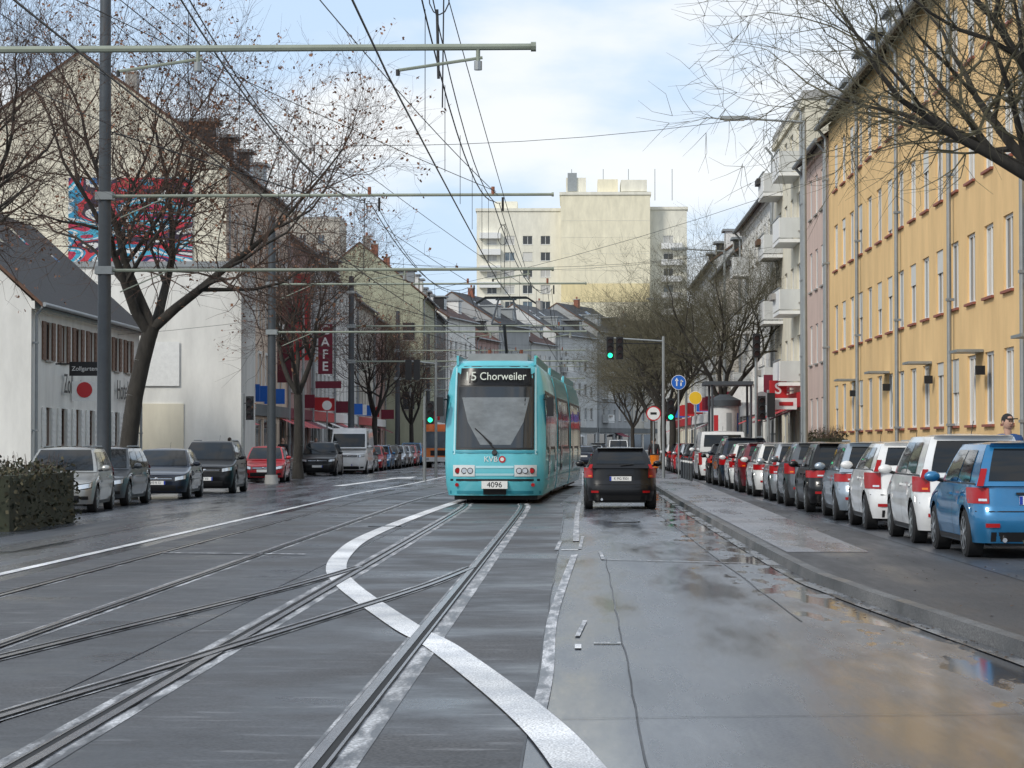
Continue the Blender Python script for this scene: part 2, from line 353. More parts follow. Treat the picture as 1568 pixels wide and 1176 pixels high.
def building(name,loc,rot,L,D,h,rh,wall,roofm,bay=2.6,ww=1.1,rows=None,wh=1.5,shop=None,sill='stone',frame='frame_white',dep=.12,
             dormers=0,chim=1,pipes=2,cornice=True,balc=None,shut=.2,extra=None,gablewall=None,flat=False,plinth='stone',surround=None,first=4.6,ground=None):
    e=empty(name,loc,rot); W=MB();G=MB();Rf=MB();T=MB()
    gw=gablewall or wall
    if rows is None:
        rows=[];v=first if shop else 1.6
        while v+wh+.6<h: rows.append(v); v+=3.0
    ops=winops(L,bay,ww,rows,wh)
    if shop:
        n=max(1,int((L-.8)/3.2)); b=(L-.6)/n
        for i in range(n):
            if i%3==2: ops.append((.3+i*b+b*.3,.3+i*b+b*.7,.25,2.7,'s'))
            else: ops.append((.3+i*b+.2,.3+(i+1)*b-.2,.7,2.9,'s'))
        T.box(.3,L-.3,-.14,-.004,3.05,3.65,shop)
        for i in range(n):
            if R.random()<.55: T.box(.5+i*b,.5+i*b+.1,-1.1,-.02,3.7,4.5,R.choice(['white_paint','red','darkred','sign_blue']))
            if R.random()<.35:
                a0=.3+i*b+.2; T.poly([(a0,-.02,3.0),(a0+b-.4,-.02,3.0),(a0+b-.4,-1.2,2.5),(a0,-1.2,2.5)],R.choice(['red','white_paint','darkred']))
    if extra: ops+=extra
    facade(W,G,L,h,ops,wall,dep,frame,sill,shut)
    a=.012
    if surround:
        for o in ops:
            if len(o)==4: 
                W.box(o[0]-.14,o[0]-.002,-.035,.0,o[2],o[3]+.14,surround); W.box(o[1]+.002,o[1]+.14,-.035,0,o[2],o[3]+.14,surround); W.box(o[0]-.002,o[1]+.002,-.035,0,o[3]+.002,o[3]+.14,surround)
    for x in (a,L-a):
        if flat: W.poly([(x,0,0),(x,D,0),(x,D,h),(x,0,h)],gw)
        else: W.poly([(x,0,0),(x,D,0),(x,D,h),(x,D/2,h+rh),(x,0,h)],gw)
    W.poly([(0,D,0),(L,D,0),(L,D,h),(0,D,h)],wall)
    if flat:
        Rf.box(-.05,L+.05,-.08,D+.08,h+.003,h+.35,roofm)
        for i in range(2):
            x=R.uniform(.1,.7)*L; Rf.box(x,x+L*.18,D*.3,D*.6,h+.35,h+1.6,wall)
    else:
        ov=.4; sl=rh/(D/2); z0=h-ov*sl*.5+.06
        for s in (0,1):
            y0=-ov if s==0 else D+ov; yr=D/2
            p=[(-.06,y0,z0),(L+.06,y0,z0),(L+.06,yr,h+rh+.1),(-.06,yr,h+rh+.1)]
            q=[(x,y,z-.14) for x,y,z in p]
            Rf.poly(p,roofm);Rf.poly(q,roofm)
            for i in range(4):
                j=(i+1)%4; Rf.poly([p[i],p[j],q[j],q[i]],'frame_brown' if i!=2 else roofm)
        Rf.cyl((-.05,-ov-.05,z0-.05),(L+.05,-ov-.05,z0-.05),.08,n=8,m='zinc')
        for i in range(dormers):
            x=L*(i+.5)/dormers; y0=.9; zb=h+sl*y0; dh=1.5
            y1=min(D/2,y0+dh/sl)
            Rf.box(x-.75,x+.75,y0,y1,zb-.2,zb+dh,R.choice(['tile_dark','white_paint','zinc']))
            Rf.box(x-.9,x+.9,y0-.2,y1+.1,zb+dh+.003,zb+dh+.15,'zinc')
            G.box(x-.55,x+.55,y0-.03,y0-.004,zb+.3,zb+dh-.15,'glass'); G.box(x-.04,x+.04,y0-.05,y0-.032,zb+.3,zb+dh-.15,frame)
        for i in range(3 if L>10 else 1):
            x=R.uniform(.1,.9)*L; y0=R.uniform(.25,.38)*D; z=h+sl*y0
            pts=[(x-.35,y0-.5,z-.5*sl+.16),(x+.35,y0-.5,z-.5*sl+.16),(x+.35,y0+.4,z+.4*sl+.16),(x-.35,y0+.4,z+.4*sl+.16)]
            Rf.poly(pts,'glass_blue')
        for i in range(chim):
            x=L*(i+.5)/chim+R.uniform(-.8,.8); Rf.box(x-.4,x+.4,D/2-.6,D/2,h+rh-1,h+rh+.8,'brick' if R.random()<.4 else 'stone'); Rf.box(x-.45,x+.45,D/2-.65,D/2+.05,h+rh+.803,h+rh+.9,'concrete')
            Rf.cyl((x,D/2-.3,h+rh+.9),(x,D/2-.3,h+rh+1.2),.12,n=8,m='brick')
    if cornice: W.box(-.01,L+.01,-.12,-.002,h-.32,h-.05,surround or wall)
    if plinth: W.box(-.004,L+.004,-.035,-.003,0,.55 if shop else .95,plinth)
    for i in range(pipes):
        x=.25 if pipes==1 else .25+(L-.5)*i/(pipes-1)
        T.cyl((x,-.13,.1),(x,-.13,h-.5),.055,n=8,m='zinc'); T.cyl((x,-.13,h-.5),(x,-.42,h-.15),.055,n=8,m='zinc')
        for zz in (2,5,8,11): 
            if zz<h-1: T.box(x-.075,x+.075,-.2,-.01,zz,zz+.06,'zinc')
    if balc:
        for (bx,bw,rws) in balc:
            for v in rws:
                dpt=.85
                T.box(bx,bx+bw,-dpt,-.003,v-.08,v+.06,'white_paint')
                T.box(bx,bx+bw,-dpt,-dpt+.04,v+.12,v+.92,'white_paint')
                for sx in (bx,bx+bw-.03):
                    T.box(sx,sx+.03,-dpt+.045,-.003,v+.1,v+.92,'w_ltgrey')
                T.box(bx-.02,bx+bw+.02,-dpt-.02,-dpt+.06,v+.955,v+1.0,'zinc')
                if R.random()<.4: T.box(bx+.2,bx+bw*.5,-dpt-.17,-dpt-.005,v+.6,v+.85,R.choice(['stone','wood_brown','tile_dark']))
    W.obj('walls',e);G.obj('windows',e);Rf.obj('roof',e);
    if T.v: T.obj('fittings',e)
    return e
for n,c in dict(w_yellow=(.78,.53,.26),w_pink=(.58,.44,.38),w_white=(.76,.75,.71),w_cream=(.74,.69,.56),w_peach=(.66,.53,.42),w_olive=(.40,.41,.30),w_grey=(.36,.37,.37),
                w_beige=(.56,.52,.45),w_dkgrey=(.17,.18,.18),w_rose=(.42,.29,.26),w_ltgrey=(.58,.59,.58),w_green=(.36,.42,.30),w_high=(.82,.76,.58),w_high2=(.78,.75,.64),w_high3=(.80,.68,.40),w_wine=(.12,.03,.04)).items(): wallm(n,c)
def right(name,y0,y1,h,rh,wall,roofm,x=9.1,**k): return building(name,(x,y1,0),-90,y1-y0,k.pop('D',11),h,rh,wall,roofm,**k)
def left(name,y0,y1,h,rh,wall,roofm,x=-16.5,**k): return building(name,(x,y0,0),90,y1-y0,k.pop('D',11),h,rh,wall,roofm,**k)
yb=right('apartment_building',40,89,13.0,4.2,'w_yellow','tile_dark',bay=2.45,ww=1.2,rows=[2.0,4.8,7.6,10.4],wh=1.6,sill='sill_red',dormers=12,chim=4,pipes=6,dep=.09,shut=.35,cornice=False,plinth='sill_red')
cn=MB()
for u in (8,16.5,25,33,41):
    cn.box(u-.6,u+.6,-.6,-.01,3.62,3.68,'galv'); cn.box(u+.9,u+1.05,-.25,-.05,3.1,3.3,'black')
cn.obj('door_canopies',yb)
right('apartment_building',89.02,98,12.6,4,'w_pink','tile_dark',bay=2.2,ww=1.0,rows=[1.8,4.6,7.4,10.2],dormers=2,dep=.08)
right('balcony_building',98.02,113,15.2,.5,'w_cream','concrete',flat=True,bay=3.0,ww=1.4,rows=[4.4,7.3,10.2,12.9],wh=1.6,shop='red',balc=[(9.5,3.2,[4.0,6.9,9.8,12.5]),(1.5,3,[4.0,6.9,9.8,12.5])],x=9.1)
right('gabled_house',113.02,135,13.2,4.2,'w_white','tile_brown',bay=2.6,shop='white_paint',dormers=2,balc=[(3,2.6,[4.4,7.4,10.4])])
right('terrace_house',135.02,160,12.2,4,'w_beige','tile_dark',shop='darkred',dormers=3)
right('terrace_house',160.02,190,13.5,4,'w_ltgrey','tile_brown',shop='white_paint',dormers=3,balc=[(6,3,[4.2,7.2,10.2])])
right('terrace_house',190.02,232,12,4,'w_cream','tile_dark',shop='red')
# left side
wh_=left('white_cottage',84,105,6.5,4.2,'w_white','tile_dark',x=-18.5,D=9,bay=2.6,ww=1.0,rows=[1.5,4.5],wh=1.35,dep=.1,frame='frame_brown',chim=1,pipes=2,shut=0)
sh=MB()
for i,(a,b,c,d) in enumerate(winops(21,2.6,1.0,[1.5,4.5],1.35)):
    m='shutter_brown' if c>4 else 'white_paint'
    for x0,x1 in ((a-.55,a-.03),(b+.03,b+.55)):
        sh.box(x0,x1,-.06,-.01,c,d,m)
        for k in range(6): sh.box(x0+.04,x1-.04,-.072,-.062,c+.12+k*.2,c+.2+k*.2,m)
sh.obj('shutters',wh_)
text('Zollgarten',1.0,(7,-.12,3.72),(rad(90),0,0),'black',wh_,'house_lettering')
text('Hotel',1.1,(16.5,-.12,3.72),(rad(90),0,0),'black',wh_,'house_lettering')
big=left('apartment_building',117,142,15.0,5.2,'w_peach','tile_dark',D=14,bay=3.0,ww=1.3,wh=1.8,shop='w_dkgrey',dormers=4,gablewall='w_cream',surround='w_white',rows=[4.5,7.7,10.9,],shut=.15,balc=[(16,3,[7.3,10.5])])
an=empty('annex_building',(-24.5,112,0)); a=MB()
a.box(0,9.4,0,5,0,9.6,'w_white'); a.box(-.1,9.5,-.1,5,9.603,9.85,'zinc'); a.box(4.2,6.8,-.06,-.004,.1,3.4,'w_cream'); a.box(4.4,6.6,-.09,-.063,4.2,6.2,'white_paint')
a.box(-12,-.1,1,5,0,8.6,'w_white'); a.obj('walls',an)
m=bpy.data.materials.new('mural'); m.use_nodes=True; nt=m.node_tree; b=nt.nodes['Principled BSDF']; b.inputs['Roughness'].default_value=.7
t_=nt.nodes.new('ShaderNodeTexCoord'); mp_=nt.nodes.new('ShaderNodeMapping'); mp_.inputs['Rotation'].default_value=(0,rad(-24),0); mp_.inputs['Scale'].default_value=(.14,.2,.5)
nt.links.new(t_.outputs['Object'],mp_.inputs[0])
w_=nt.nodes.new('ShaderNodeTexNoise'); w_.inputs['Scale'].default_value=1.2; w_.inputs['Distortion'].default_value=1.8; w_.inputs['Detail'].default_value=.6
nt.links.new(mp_.outputs[0],w_.inputs[0]); r_=nt.nodes.new('ShaderNodeValToRGB'); r_.color_ramp.interpolation='CONSTANT'
cols=[(0,(.02,.12,.3)),(.28,(.6,.6,.58)),(.35,(.03,.02,.05)),(.40,(.5,.03,.05)),(.45,(.03,.25,.42)),(.50,(.62,.64,.64)),(.54,(.05,.35,.5)),(.59,(.45,.03,.08)),(.64,(.02,.02,.12)),(.70,(.6,.3,.35))]
for i,(p,c) in enumerate(cols):
    el=r_.color_ramp.elements[i] if i<2 else r_.color_ramp.elements.new(p); el.position=p; el.color=(*c,1)
nt.links.new(w_.outputs[0],r_.inputs[0]); nt.links.new(r_.outputs[0],b.inputs['Base Color']); MATS['mural']=m
mu=MB(); mu.box(-24,-18.1,116.9,116.96,10.1,14.2,'mural'); mu.obj('wall_mural')
left('cafe_building',142.02,155,13.6,4,'w_rose','tile_dark',shop='darkred',bay=2.6)
left('terrace_house',155.02,169,13.2,4,'w_ltgrey','tile_brown',shop='red',surround='w_white')
left('terrace_house',169.02,187,12.8,4,'w_white','tile_dark',shop='white_paint',dormers=2)
left('terrace_house',187.02,203,12.4,4.2,'w_beige','tile_brown',shop='red')
left('terrace_house',203.02,215,12.0,4,'w_rose','tile_red',shop='white_paint')
left('terrace_house',215.02,233,14.5,4.6,'w_olive','tile_brown',x=-13.2,shop='red',dormers=3,chim=2)
left('terrace_house',233.02,250,14,5,'w_dkgrey','tile_dark',x=-13.2,shop='white_paint',dormers=3)
pos=[(-13,250.3)]
for i,(hd,L,h,wl,rf) in enumerate([(10,14,14.5,'w_white','tile_brown'),(10,12,13,'w_rose','tile_red'),(14,13,15,'w_grey','tile_dark'),(14,12,13.5,'w_ltgrey','tile_brown'),(19,16,15,'w_ltgrey','tile_grey'),(19,14,16,'w_grey','tile_dark'),(24,20,15,'w_beige','tile_brown'),(28,24,15,'w_rose','tile_dark')]):
    x,y=pos[-1]
    building('terrace_house',(x,y,0),90-hd,L,11,h,3.6,wl,rf,bay=2.3,ww=1.1,shop='w_dkgrey',dormers=2,balc=[(2,2.4,[4.4,7.4,10.4])] if i in (3,4,5) else None,pipes=1)
    pos.append((x+math.sin(rad(hd))*(L+.1),y+math.cos(rad(hd))*(L+.1)))
ow=MB()
for v in (4.6,7.6,10.6): ow.box(-14.9,-13.9,215.0-.06,215.0-.0,v,v+1.5,'glass'); ow.box(-15.0,-13.8,214.9,214.93,v-.1,v-.02,'stone')
ow.obj('gable_windows')
hr=empty('high_rise_building',(-17,430,0))
def tower(x0,L,D,h,wall,yo=0,bay=3.1,rows=True,name='t'):
    W=MB();G=MB()
    rws=[2+2.85*i for i in range(int((h-3)/2.85))] if rows else []
    ops=winops(L,bay,1.7,rws,1.5,.3) if rows else []
    facade(W,G,L,h,ops,wall,.15,'frame_white','white_paint',.25)
    for x in (.0,L): W.poly([(x,0,0),(x,D,0),(x,D,h),(x,0,h)],wall)
    W.poly([(0,D,0),(L,D,0),(L,D,h),(0,D,h)],wall); W.box(-.2,L+.2,-.2,D+.2,h+.003,h+.5,'w_high2')
    for o in (W.obj('walls_'+name,hr),G.obj('windows_'+name,hr) if G.v else None):
        if o: o.location=(x0,yo,0)
tower(0,14.6,16,42,'w_high2',0,name='west')
tower(14.6,15.4,20,44.5,'w_high',-3,rows=False,name='centre')
tower(30.05,6.4,16,42.2,'w_high2',0,name='east')
x=MB(); x.box(15.5,19,0,8,45.2,47.8,'w_high2'); x.box(21,24.5,-1,6,45.2,47.4,'w_high'); x.box(25,29.5,-2,8,45.2,47.2,'w_high2'); x.box(15.8,17.4,-.3,-.02,45.4,48.6,'galv'); x.box(3,7,3,8,42.7,44,'w_high2')
for i in range(14): x.box(14.75,29.9,-3.03,-3.01,3+i*2.85,3.05+i*2.85,'w_high2')
x.box(14.7,29.9,-3.06,-3.035,26,29.2,'w_high3')
for i in range(13): x.box(.5,4.2,-1.2,-.01,3+2.85*i,3+2.85*i+1.0,'white_paint')
for xx in (16.5,22,26.4,31,34): x.cyl((xx,2,44),(xx,2,49.5),.06,n=5,m='galv')
for i in range(12): x.box(32,35.6,-1.2,-.01,4+2.85*i+.0,4+2.85*i+1.0,'white_paint')
x.obj('roof_plant',hr)
building('apartment_block',(-56,400,0),0,18,12,38,.5,'w_beige','concrete',flat=True,bay=3,rows=[2+2.9*i for i in range(12)],pipes=0)
building('apartment_block',(-30,340,0),0,17,12,17,4,'w_rose','tile_brown',bay=2.8,pipes=0)
building('apartment_block',(12,385,0),0,32,12,17,4,'w_grey','tile_dark',bay=2.8,pipes=0)
building('apartment_block',(10,300,0),-75,40,12,15,4,'w_ltgrey','tile_brown',bay=2.8,pipes=0)
# ------------------------------------------------------------------ trees
mat('bark',(.045,.04,.034),.95,var=.4,scale=9,stretch=(1,1,.3))
mat('twig',(.085,.055,.042),.9); mat('twig_green',(.105,.095,.06),.9); mat('leaf_rust',(.24,.12,.07),.85,var=.4,scale=1.5)
def tree(name,loc,h,seed,trunkh=3.2,lean=(0,0),tr=.24,limbs=None,spread=.75,leaves=0,tw='twig',dens=.35,droop=0,levels=5,reuse=None,rz=None):
    e=empty(name,loc)
    if reuse:
        for o in reuse.children:
            c=bpy.data.objects.new(o.name.split('.')[0],o.data); scene.collection.objects.link(c); c.parent=e
        e.rotation_euler=(0,0,seed*1.3); e.scale=(h,h,h*.95); return e
    r=random.Random(seed); B=MB(); Lf=MB()
    def rv(s): return Vector((r.uniform(-s,s),r.uniform(-s,s),r.uniform(-s,s)))
    def grow(p,d,ln,ra,lv):
        nseg=[4,5,4,3,3,2][min(lv,5)]; sl=ln/nseg; pts=[p]
        dd=d.normalized(); r0=ra; ch=[]
        for k in range(nseg):
            dd=(dd+rv([.1,.2,.28,.34,.42,.45][min(lv,5)])+Vector((0,0,.10 if lv<4 else .06-droop))).normalized()
            q=pts[-1]+dd*sl; r1=ra*(1-.62*(k+1)/nseg)
            B.cyl(pts[-1],q,r0,r1,[9,7,5,4,3,3][min(lv,5)],'bark' if lv<3 else tw,cap=False)
            pts.append(q); r0=r1
            if lv<levels and k>=(1 if lv<2 else 0):
                nb=2 if r.random()<dens else 1
                for _ in range(nb):
                    side=rv(1); side=(side-dd*side.dot(dd)).normalized()
                    cd=(dd*r.uniform(.5,.95)+side*spread*r.uniform(.7,1.2)).normalized()
                    ch.append((q,cd,ln*r.uniform(.52,.78),max(.0046,r1*r.uniform(.5,.75))))
        if lv<levels: ch.append((pts[-1],dd,ln*.65,max(.0046,r0)))
        if lv>=levels-1 and leaves and r.random()<leaves:
            for _ in range(3):
                c=pts[-1]+rv(.10); a_=rv(.045); b_=rv(.045)
                Lf.poly([c-a_,c+b_,c+a_,c-b_],'leaf_rust')
        for c in ch: grow(*c,lv+1)
    prev=Vector((0,0,-.05)); pr=tr*1.35
    for k in range(1,6):
        t=k/5; q=Vector((lean[0]*t*t+r.uniform(-.04,.04),lean[1]*t*t,trunkh*t)); B.cyl(prev,q,pr,tr*(1-.15*t),10,'bark',cap=False); prev=q; pr=tr*(1-.15*t)
    if limbs is None:
        limbs=[]
        for i in range(4):
            a_=i*math.pi/2+r.uniform(-.5,.5); limbs.append((0,(math.cos(a_)*.6,math.sin(a_)*.6,1.0),(h-trunkh)*.46))
    for (dz,d,ln) in limbs: grow(prev+Vector((0,0,dz)),Vector(d),ln,tr*.62,1)
    B.obj('branches',e,smooth=True,angle=60)
    if Lf.v: Lf.obj('leaves',e)
    return e
t1=tree('bare_tree',(-12.7,70,0),15,3,trunkh=4.9,lean=(.7,0),tr=.26,spread=.8,leaves=.26,dens=.6,
     limbs=[(0,(-.35,.2,1),4.8),(-.1,(.8,-.2,.75),4.6),(-.3,(.25,.5,1),4.6),(-.3,(-.9,-.3,.8),4.2)])
tree('bare_tree',(-14.9,58,0),12,11,trunkh=5.4,tr=.22,dens=.35,limbs=[(0,(.6,.2,1.1),3.4),(0,(.1,.6,1),3.6),(-.3,(.6,-.2,.9),2.6),(0,(-.4,0,1),3)])
t2=tree('bare_tree',(-12.5,112,0),13,21,trunkh=3.8,tr=.22,leaves=.12,dens=.42)
for (x,y,s,sd) in ((-12.6,156,.9,2),(-12.5,190,.85,5)): tree('bare_tree',(x,y,0),s,sd,reuse=t2)
t3=tree('bare_tree',(6.7,112,.1),11.5,31,trunkh=3.2,tr=.2,tw='twig_green',leaves=0,dens=.62)
for (x,y,s,sd) in ((5.2,132,.95,9),(5.2,146,1.0,2),(5.4,172,1.0,4),(5.0,215,.95,7)): tree('bare_tree',(x,y,.1),s,sd,reuse=t3)
tree('bare_tree',(8.0,37.5,.1),12,44,trunkh=4.8,tr=.22,tw='twig_green',spread=.8,droop=.06,dens=.45,
     limbs=[(0,(-.8,.1,.6),3.2),(.2,(-.9,.5,.35),3.0),(0,(-.3,-.3,1),3.2),(.4,(-.6,-.2,.9),3.2),(0,(.6,.3,.9),2.5)])
mat('hedge_leaf',(.03,.035,.018),.8,var=.5,scale=3); mat('hedge_leaf2',(.07,.06,.03),.8,var=.5,scale=3)
def hedge(name,x0,x1,y0,y1,h,n,z=0):
    a=MB(); a.box(x0+.15,x1-.15,y0+.15,y1-.15,z,h-.15,'hedge_leaf')
    for i in range(n):
        c=Vector((R.uniform(x0,x1),R.uniform(y0,y1),z+R.uniform(0,1)*(h-z)+R.gauss(0,.08))); s=.04
        d1=Vector((R.uniform(-s,s),R.uniform(-s,s),R.uniform(-s,s)));d2=Vector((R.uniform(-s,s),R.uniform(-s,s),R.uniform(-s,s)))
        a.poly([c-d1,c+d2,c+d1,c-d2],R.choice(['hedge_leaf','hedge_leaf2']))
    for i in range(160):
        c=Vector((R.uniform(x0+.1,x1-.1),R.uniform(y0,y1),h-.3)); a.cyl(c,c+Vector((R.uniform(-.15,.15),R.uniform(-.15,.15),R.uniform(.35,.6))),.007,.003,3,'twig',cap=False)
    a.obj(name)
hedge('hedge',-13.2,-9.95,44,50,1.15,12000)
hedge('shrub',5.15,5.6,27,28.6,.38,1500,.12)
hedge('shrub',7.4,8.6,78,81,1.9,4000,.12)
# ------------------------------------------------------------------ cars
def interp(tab,x):
    if x<=tab[0][0]: return tab[0][1]
    for (a,b),(c,d) in zip(tab,tab[1:]):
        if x<=c: return b+(d-b)*(x-a)/(c-a)
    return tab[-1][1]
KINDS=dict(
 hatch=dict(L=3.95,W=1.72,H=1.49,belt=.93,hood=.70,wb=-1.02,rf=-1.72,rr=.42,rb=.10,wr=.31),
 city=dict(L=3.95,W=1.76,H=1.50,belt=1.0,hood=.74,wb=-1.02,rf=-1.72,rr=.52,rb=.08,wr=.31),
 estate=dict(L=4.4,W=1.78,H=1.50,belt=.93,hood=.70,wb=-1.15,rf=-1.9,rr=.5,rb=.12,wr=.32),
 sedan=dict(L=4.5,W=1.78,H=1.45,belt=.92,hood=.70,wb=-1.2,rf=-1.95,rr=1.25,rb=.62,wr=.32),
 suv=dict(L=4.45,W=1.84,H=1.68,belt=1.06,hood=.86,wb=-1.15,rf=-1.8,rr=.5,rb=.14,wr=.36),
 mpv=dict(L=4.1,W=1.70,H=1.60,belt=.98,hood=.78,wb=-.8,rf=-1.6,rr=.3,rb=.08,wr=.31),
 van=dict(L=5.0,W=1.92,H=1.98,belt=1.15,hood=.92,wb=-.75,rf=-1.45,rr=.15,rb=.04,wr=.33),
 bigvan=dict(L=5.6,W=2.0,H=2.45,belt=1.35,hood=1.05,wb=-.75,rf=-1.55,rr=.15,rb=.04,wr=.34))
def car(name,x,y,front,paintm,kind='hatch',zb=0,yaw=0,plate='K MU 4096',lights=False,dark_trim=False,rimm='rim',tl='v'):
    K=KINDS[kind]; L,W,H=K['L'],K['W']/2,K['H']; belt=K['belt']; hl=L/2; wr=K['wr']; isvan='van' in kind
    e=empty(name,(x,y,zb),(180 if front=='toward' else 0)+yaw)
    ywf=hl-.78; ywr=-(hl-.72); AR=wr+.055; n=6 if kind=='city' else 8
    Wz=lambda z: W*interp([(.15,.93),(.3,.97),(.5,1),(.72,1),(belt,.955)],z)
    Ff=lambda z: hl-interp([(.2,.09),(.35,.01),(.55,0),(K['hood']-.02,.09),(K['hood']+.12,.25)],z)
    Fr=lambda z: hl-interp([(.2,.08),(.4,.0),(.58,.0),(.62,.05),(belt,.10),(belt+.1,.14)],z)
    wby=hl+K['wb']; rfy=hl+K['rf']; rry=-hl+K['rr']; rby=-hl+K['rb']
    def ztop(yy):
        if kind=='sedan': return interp([(-hl,belt+.0),(-hl+.25,belt+.04),(wby,belt),(hl-.12,K['hood']+.03),(hl,K['hood']-.05)],yy)
        return interp([(-hl,belt-.0),(wby,belt),(hl-.5,K['hood']+.08),(hl-.12,K['hood']+.01),(hl,K['hood']-.06)],yy)
    def zbot(yy,ux):
        z=.2
        if abs(ux)>.9:
            for c in (ywf,ywr):
                d=abs(yy-c)
                if d<AR: z=max(z,wr+math.sqrt(AR*AR-d*d))
        return z
    ring=[]
    side=set([-.82,.82,0,.25,-.25,.12,-.12])
    for c in (ywf,ywr):
        for k in (1.001,.97,.88,.72,.5,.25,0): side.add((c+AR*k)/hl); side.add((c-AR*k)/hl)
    side=sorted(s for s in side if -.83<=s<=.83)
    xs=[.0,.3,.5,.65,.78,.86,.92,.945]
    for s_ in xs: ring.append((s_,-(1-s_**n)**(1/n)))
    for s_ in side: ring.append(((1-abs(s_)**n)**(1/n),s_))
    for s_ in reversed(xs): ring.append((s_,(1-s_**n)**(1/n)))
    ts=[0,.1,.22,.36,.5,.60,.66,.78,.9,.97,1]
    B=MB()
    for sg in (1,-1):
        cols=[]
        for ux,uy in ring:
            yy=uy*hl; zt=ztop(yy); z0=zbot(yy,ux); col=[]
            for t in ts:
                z=z0+(zt-z0)*t; cr=(-.012 if t==.60 else .008 if t==.66 else 0)*(1 if abs(ux)>.95 else 0)
                col.append((sg*(Wz(z)*ux+cr),(Ff(z) if uy>0 else Fr(z))*uy,z))
            lx,ly,lz=col[-1]
            for k in (.965,.9,.7,.4,0): col.append((lx*k,ly,lz+.035*(1-k*k)+.004))
            cols.append(col)
        B.grid(cols,paintm)
    wA=W*.90; wB=W*.90; wT=W*.70; zt=H-.045; zb0=belt-.01
    if isvan: wT=W*.86; wA=wB=W*.94
    if kind=='city': wT=W*.66; wB=W*.86
    def lerp(a,b,t): return a+(b-a)*t
    def gS(u,v,sg,off=0):
        bx=lerp(wA,wB,u); bulge=.02*math.sin(math.pi*v)+.015*math.sin(math.pi*u)
        return (sg*(lerp(bx,wT,v)+bulge+off), lerp(lerp(wby,rby,u),lerp(rfy,rry,u),v), lerp(zb0,zt,v)+off*.3)
    def gF(u,v,off=0):
        return (u*(lerp(wA,wT,v)+.02*math.sin(math.pi*v)), lerp(wby,rfy,v)+.10*(1-u*u)*(1-.5*v)+.03*math.sin(math.pi*v)+off*.6, lerp(zb0,zt,v)+off*.8)
    def gR(u,v,off=0):
        return (u*(lerp(wB,wT,v)+.02*math.sin(math.pi*v)), lerp(rby,rry,v)-.05*(1-u*u)-.04*math.sin(math.pi*v)-off, lerp(zb0,zt,v)+off*.3)
    us=[i/8 for i in range(9)]; vs=[0,.25,.5,.75,.9,1]; ub=[-1+i/4 for i in range(9)]
    for sg in (1,-1): B.grid([[gS(u,v,sg) for u in us] for v in vs],paintm)
    B.grid([[gF(u,v) for u in ub] for v in vs],paintm); B.grid([[gR(u,v) for u in ub] for v in vs],paintm)
    rows=[]
    for k in range(9):
        t=k/8; row=[]
        for u in ub:
            a=gF(u,1);b=gR(u,1); row.append((u*wT+0*t,lerp(a[1],b[1],t),zt+.05*(1-u*u)*math.sin(math.pi*(.12+.76*t))**.5 + (.0)))
        rows.append(row)
    rows[0]=[gF(u,1) for u in ub]; rows[-1]=[gR(u,1) for u in ub]
    B.grid(rows,paintm)
    B.obj('body',e,smooth=True,angle=38,merge=True)
    D=MB()
    def sub(fn,u0,u1,v0,v1,m,off=.008,nu=6,nv=4,**k):
        D.grid([[fn(lerp(u0,u1,i/nu),lerp(v0,v1,j/nv),off=off,**k) for i in range(nu+1)] for j in range(nv+1)],m)
    sub(gF,-.92,.92,.06,.95 if kind!='bigvan' else .72,'car_glass',nu=8)
    if isvan: sub(gR,-.85,.85,.25,.85,'car_glass',nu=8)
    elif kind=='city': sub(gR,-.80,.80,.22,.86,'car_glass',nu=8)
    else: sub(gR,-.84,.84,.12,.90,'car_glass',nu=8)
    def side_w(sg):
        f=lambda u,v,off=0: gS(u,v,sg,off)
        if isvan: rngs=[(.06,.30)]
        elif kind=='sedan': rngs=[(.07,.47),(.51,.86)]
        elif kind in('estate','suv'): rngs=[(.06,.38),(.405,.69),(.72,.92)]
        else: rngs=[(.07,.46),(.49,.80),]
        for a,b in rngs: D.grid([[f(lerp(a,b,i/4),lerp(.08,.86,j/3),off=.008) for i in range(5)] for j in range(4)],'car_glass')
        D.grid([[f(lerp(.05,.95,i/8),v,off=.012) for i in range(9)] for v in (.015,.06)],'black')
    for sg in (1,-1): side_w(sg)
    def fr(x,z,off=.006): 
        w=Wz(z); u=min(.97,abs(x)/w); return (x,Ff(z)*(1-u**n)**(1/n)+off,z)
    def re(x,z,off=.006):
        w=Wz(z); u=min(.985,abs(x)/w); return (x+(off if u>.9 and x>0 else -off if u>.9 else 0),-Fr(z)*(1-u**n)**(1/n)-off,z)
    def sd(yy,z,sg,off=.005):
        l=Ff(z) if yy>0 else Fr(z); return (sg*(Wz(z)*(1-min(.99,abs(yy)/l)**n)**(1/n)+off),yy,z)
    def P(fn,x0,x1,z0,z1,m,nx=6,nz=3,off=.006,skew=0):
        D.grid([[fn(lerp(x0,x1,i/nx),lerp(z0,z1,j/nz)+skew*(i/nx),off) for i in range(nx+1)] for j in range(nz+1)],m)
    hz=K['hood']
    P(fr,-.52*W,.52*W,hz-.17,hz-.07,'black'); P(fr,-.50*W,.50*W,hz-.125,hz-.105,'chrome',off=.012)
    P(fr,-.62*W,.62*W,.24,.40,'black',off=.007); 
    for sg in (1,-1):
        P(fr,sg*.56*W,sg*.93*W,hz-.19,hz-.055,'black',skew=.05,off=.006)
        P(fr,sg*.60*W,sg*.91*W,hz-.17,hz-.07,'headlight',skew=.05,off=.012)
        P(fr,sg*.68*W,sg*.85*W,.30,.38,'black' if not lights else 'headlight',off=.01)
    D.box(-.26,.26,Ff(.46)+.004,Ff(.46)+.02,.415,.525,'plate'); D.box(-.26,-.22,Ff(.46)+.021,Ff(.46)+.024,.418,.522,'blue_strip')
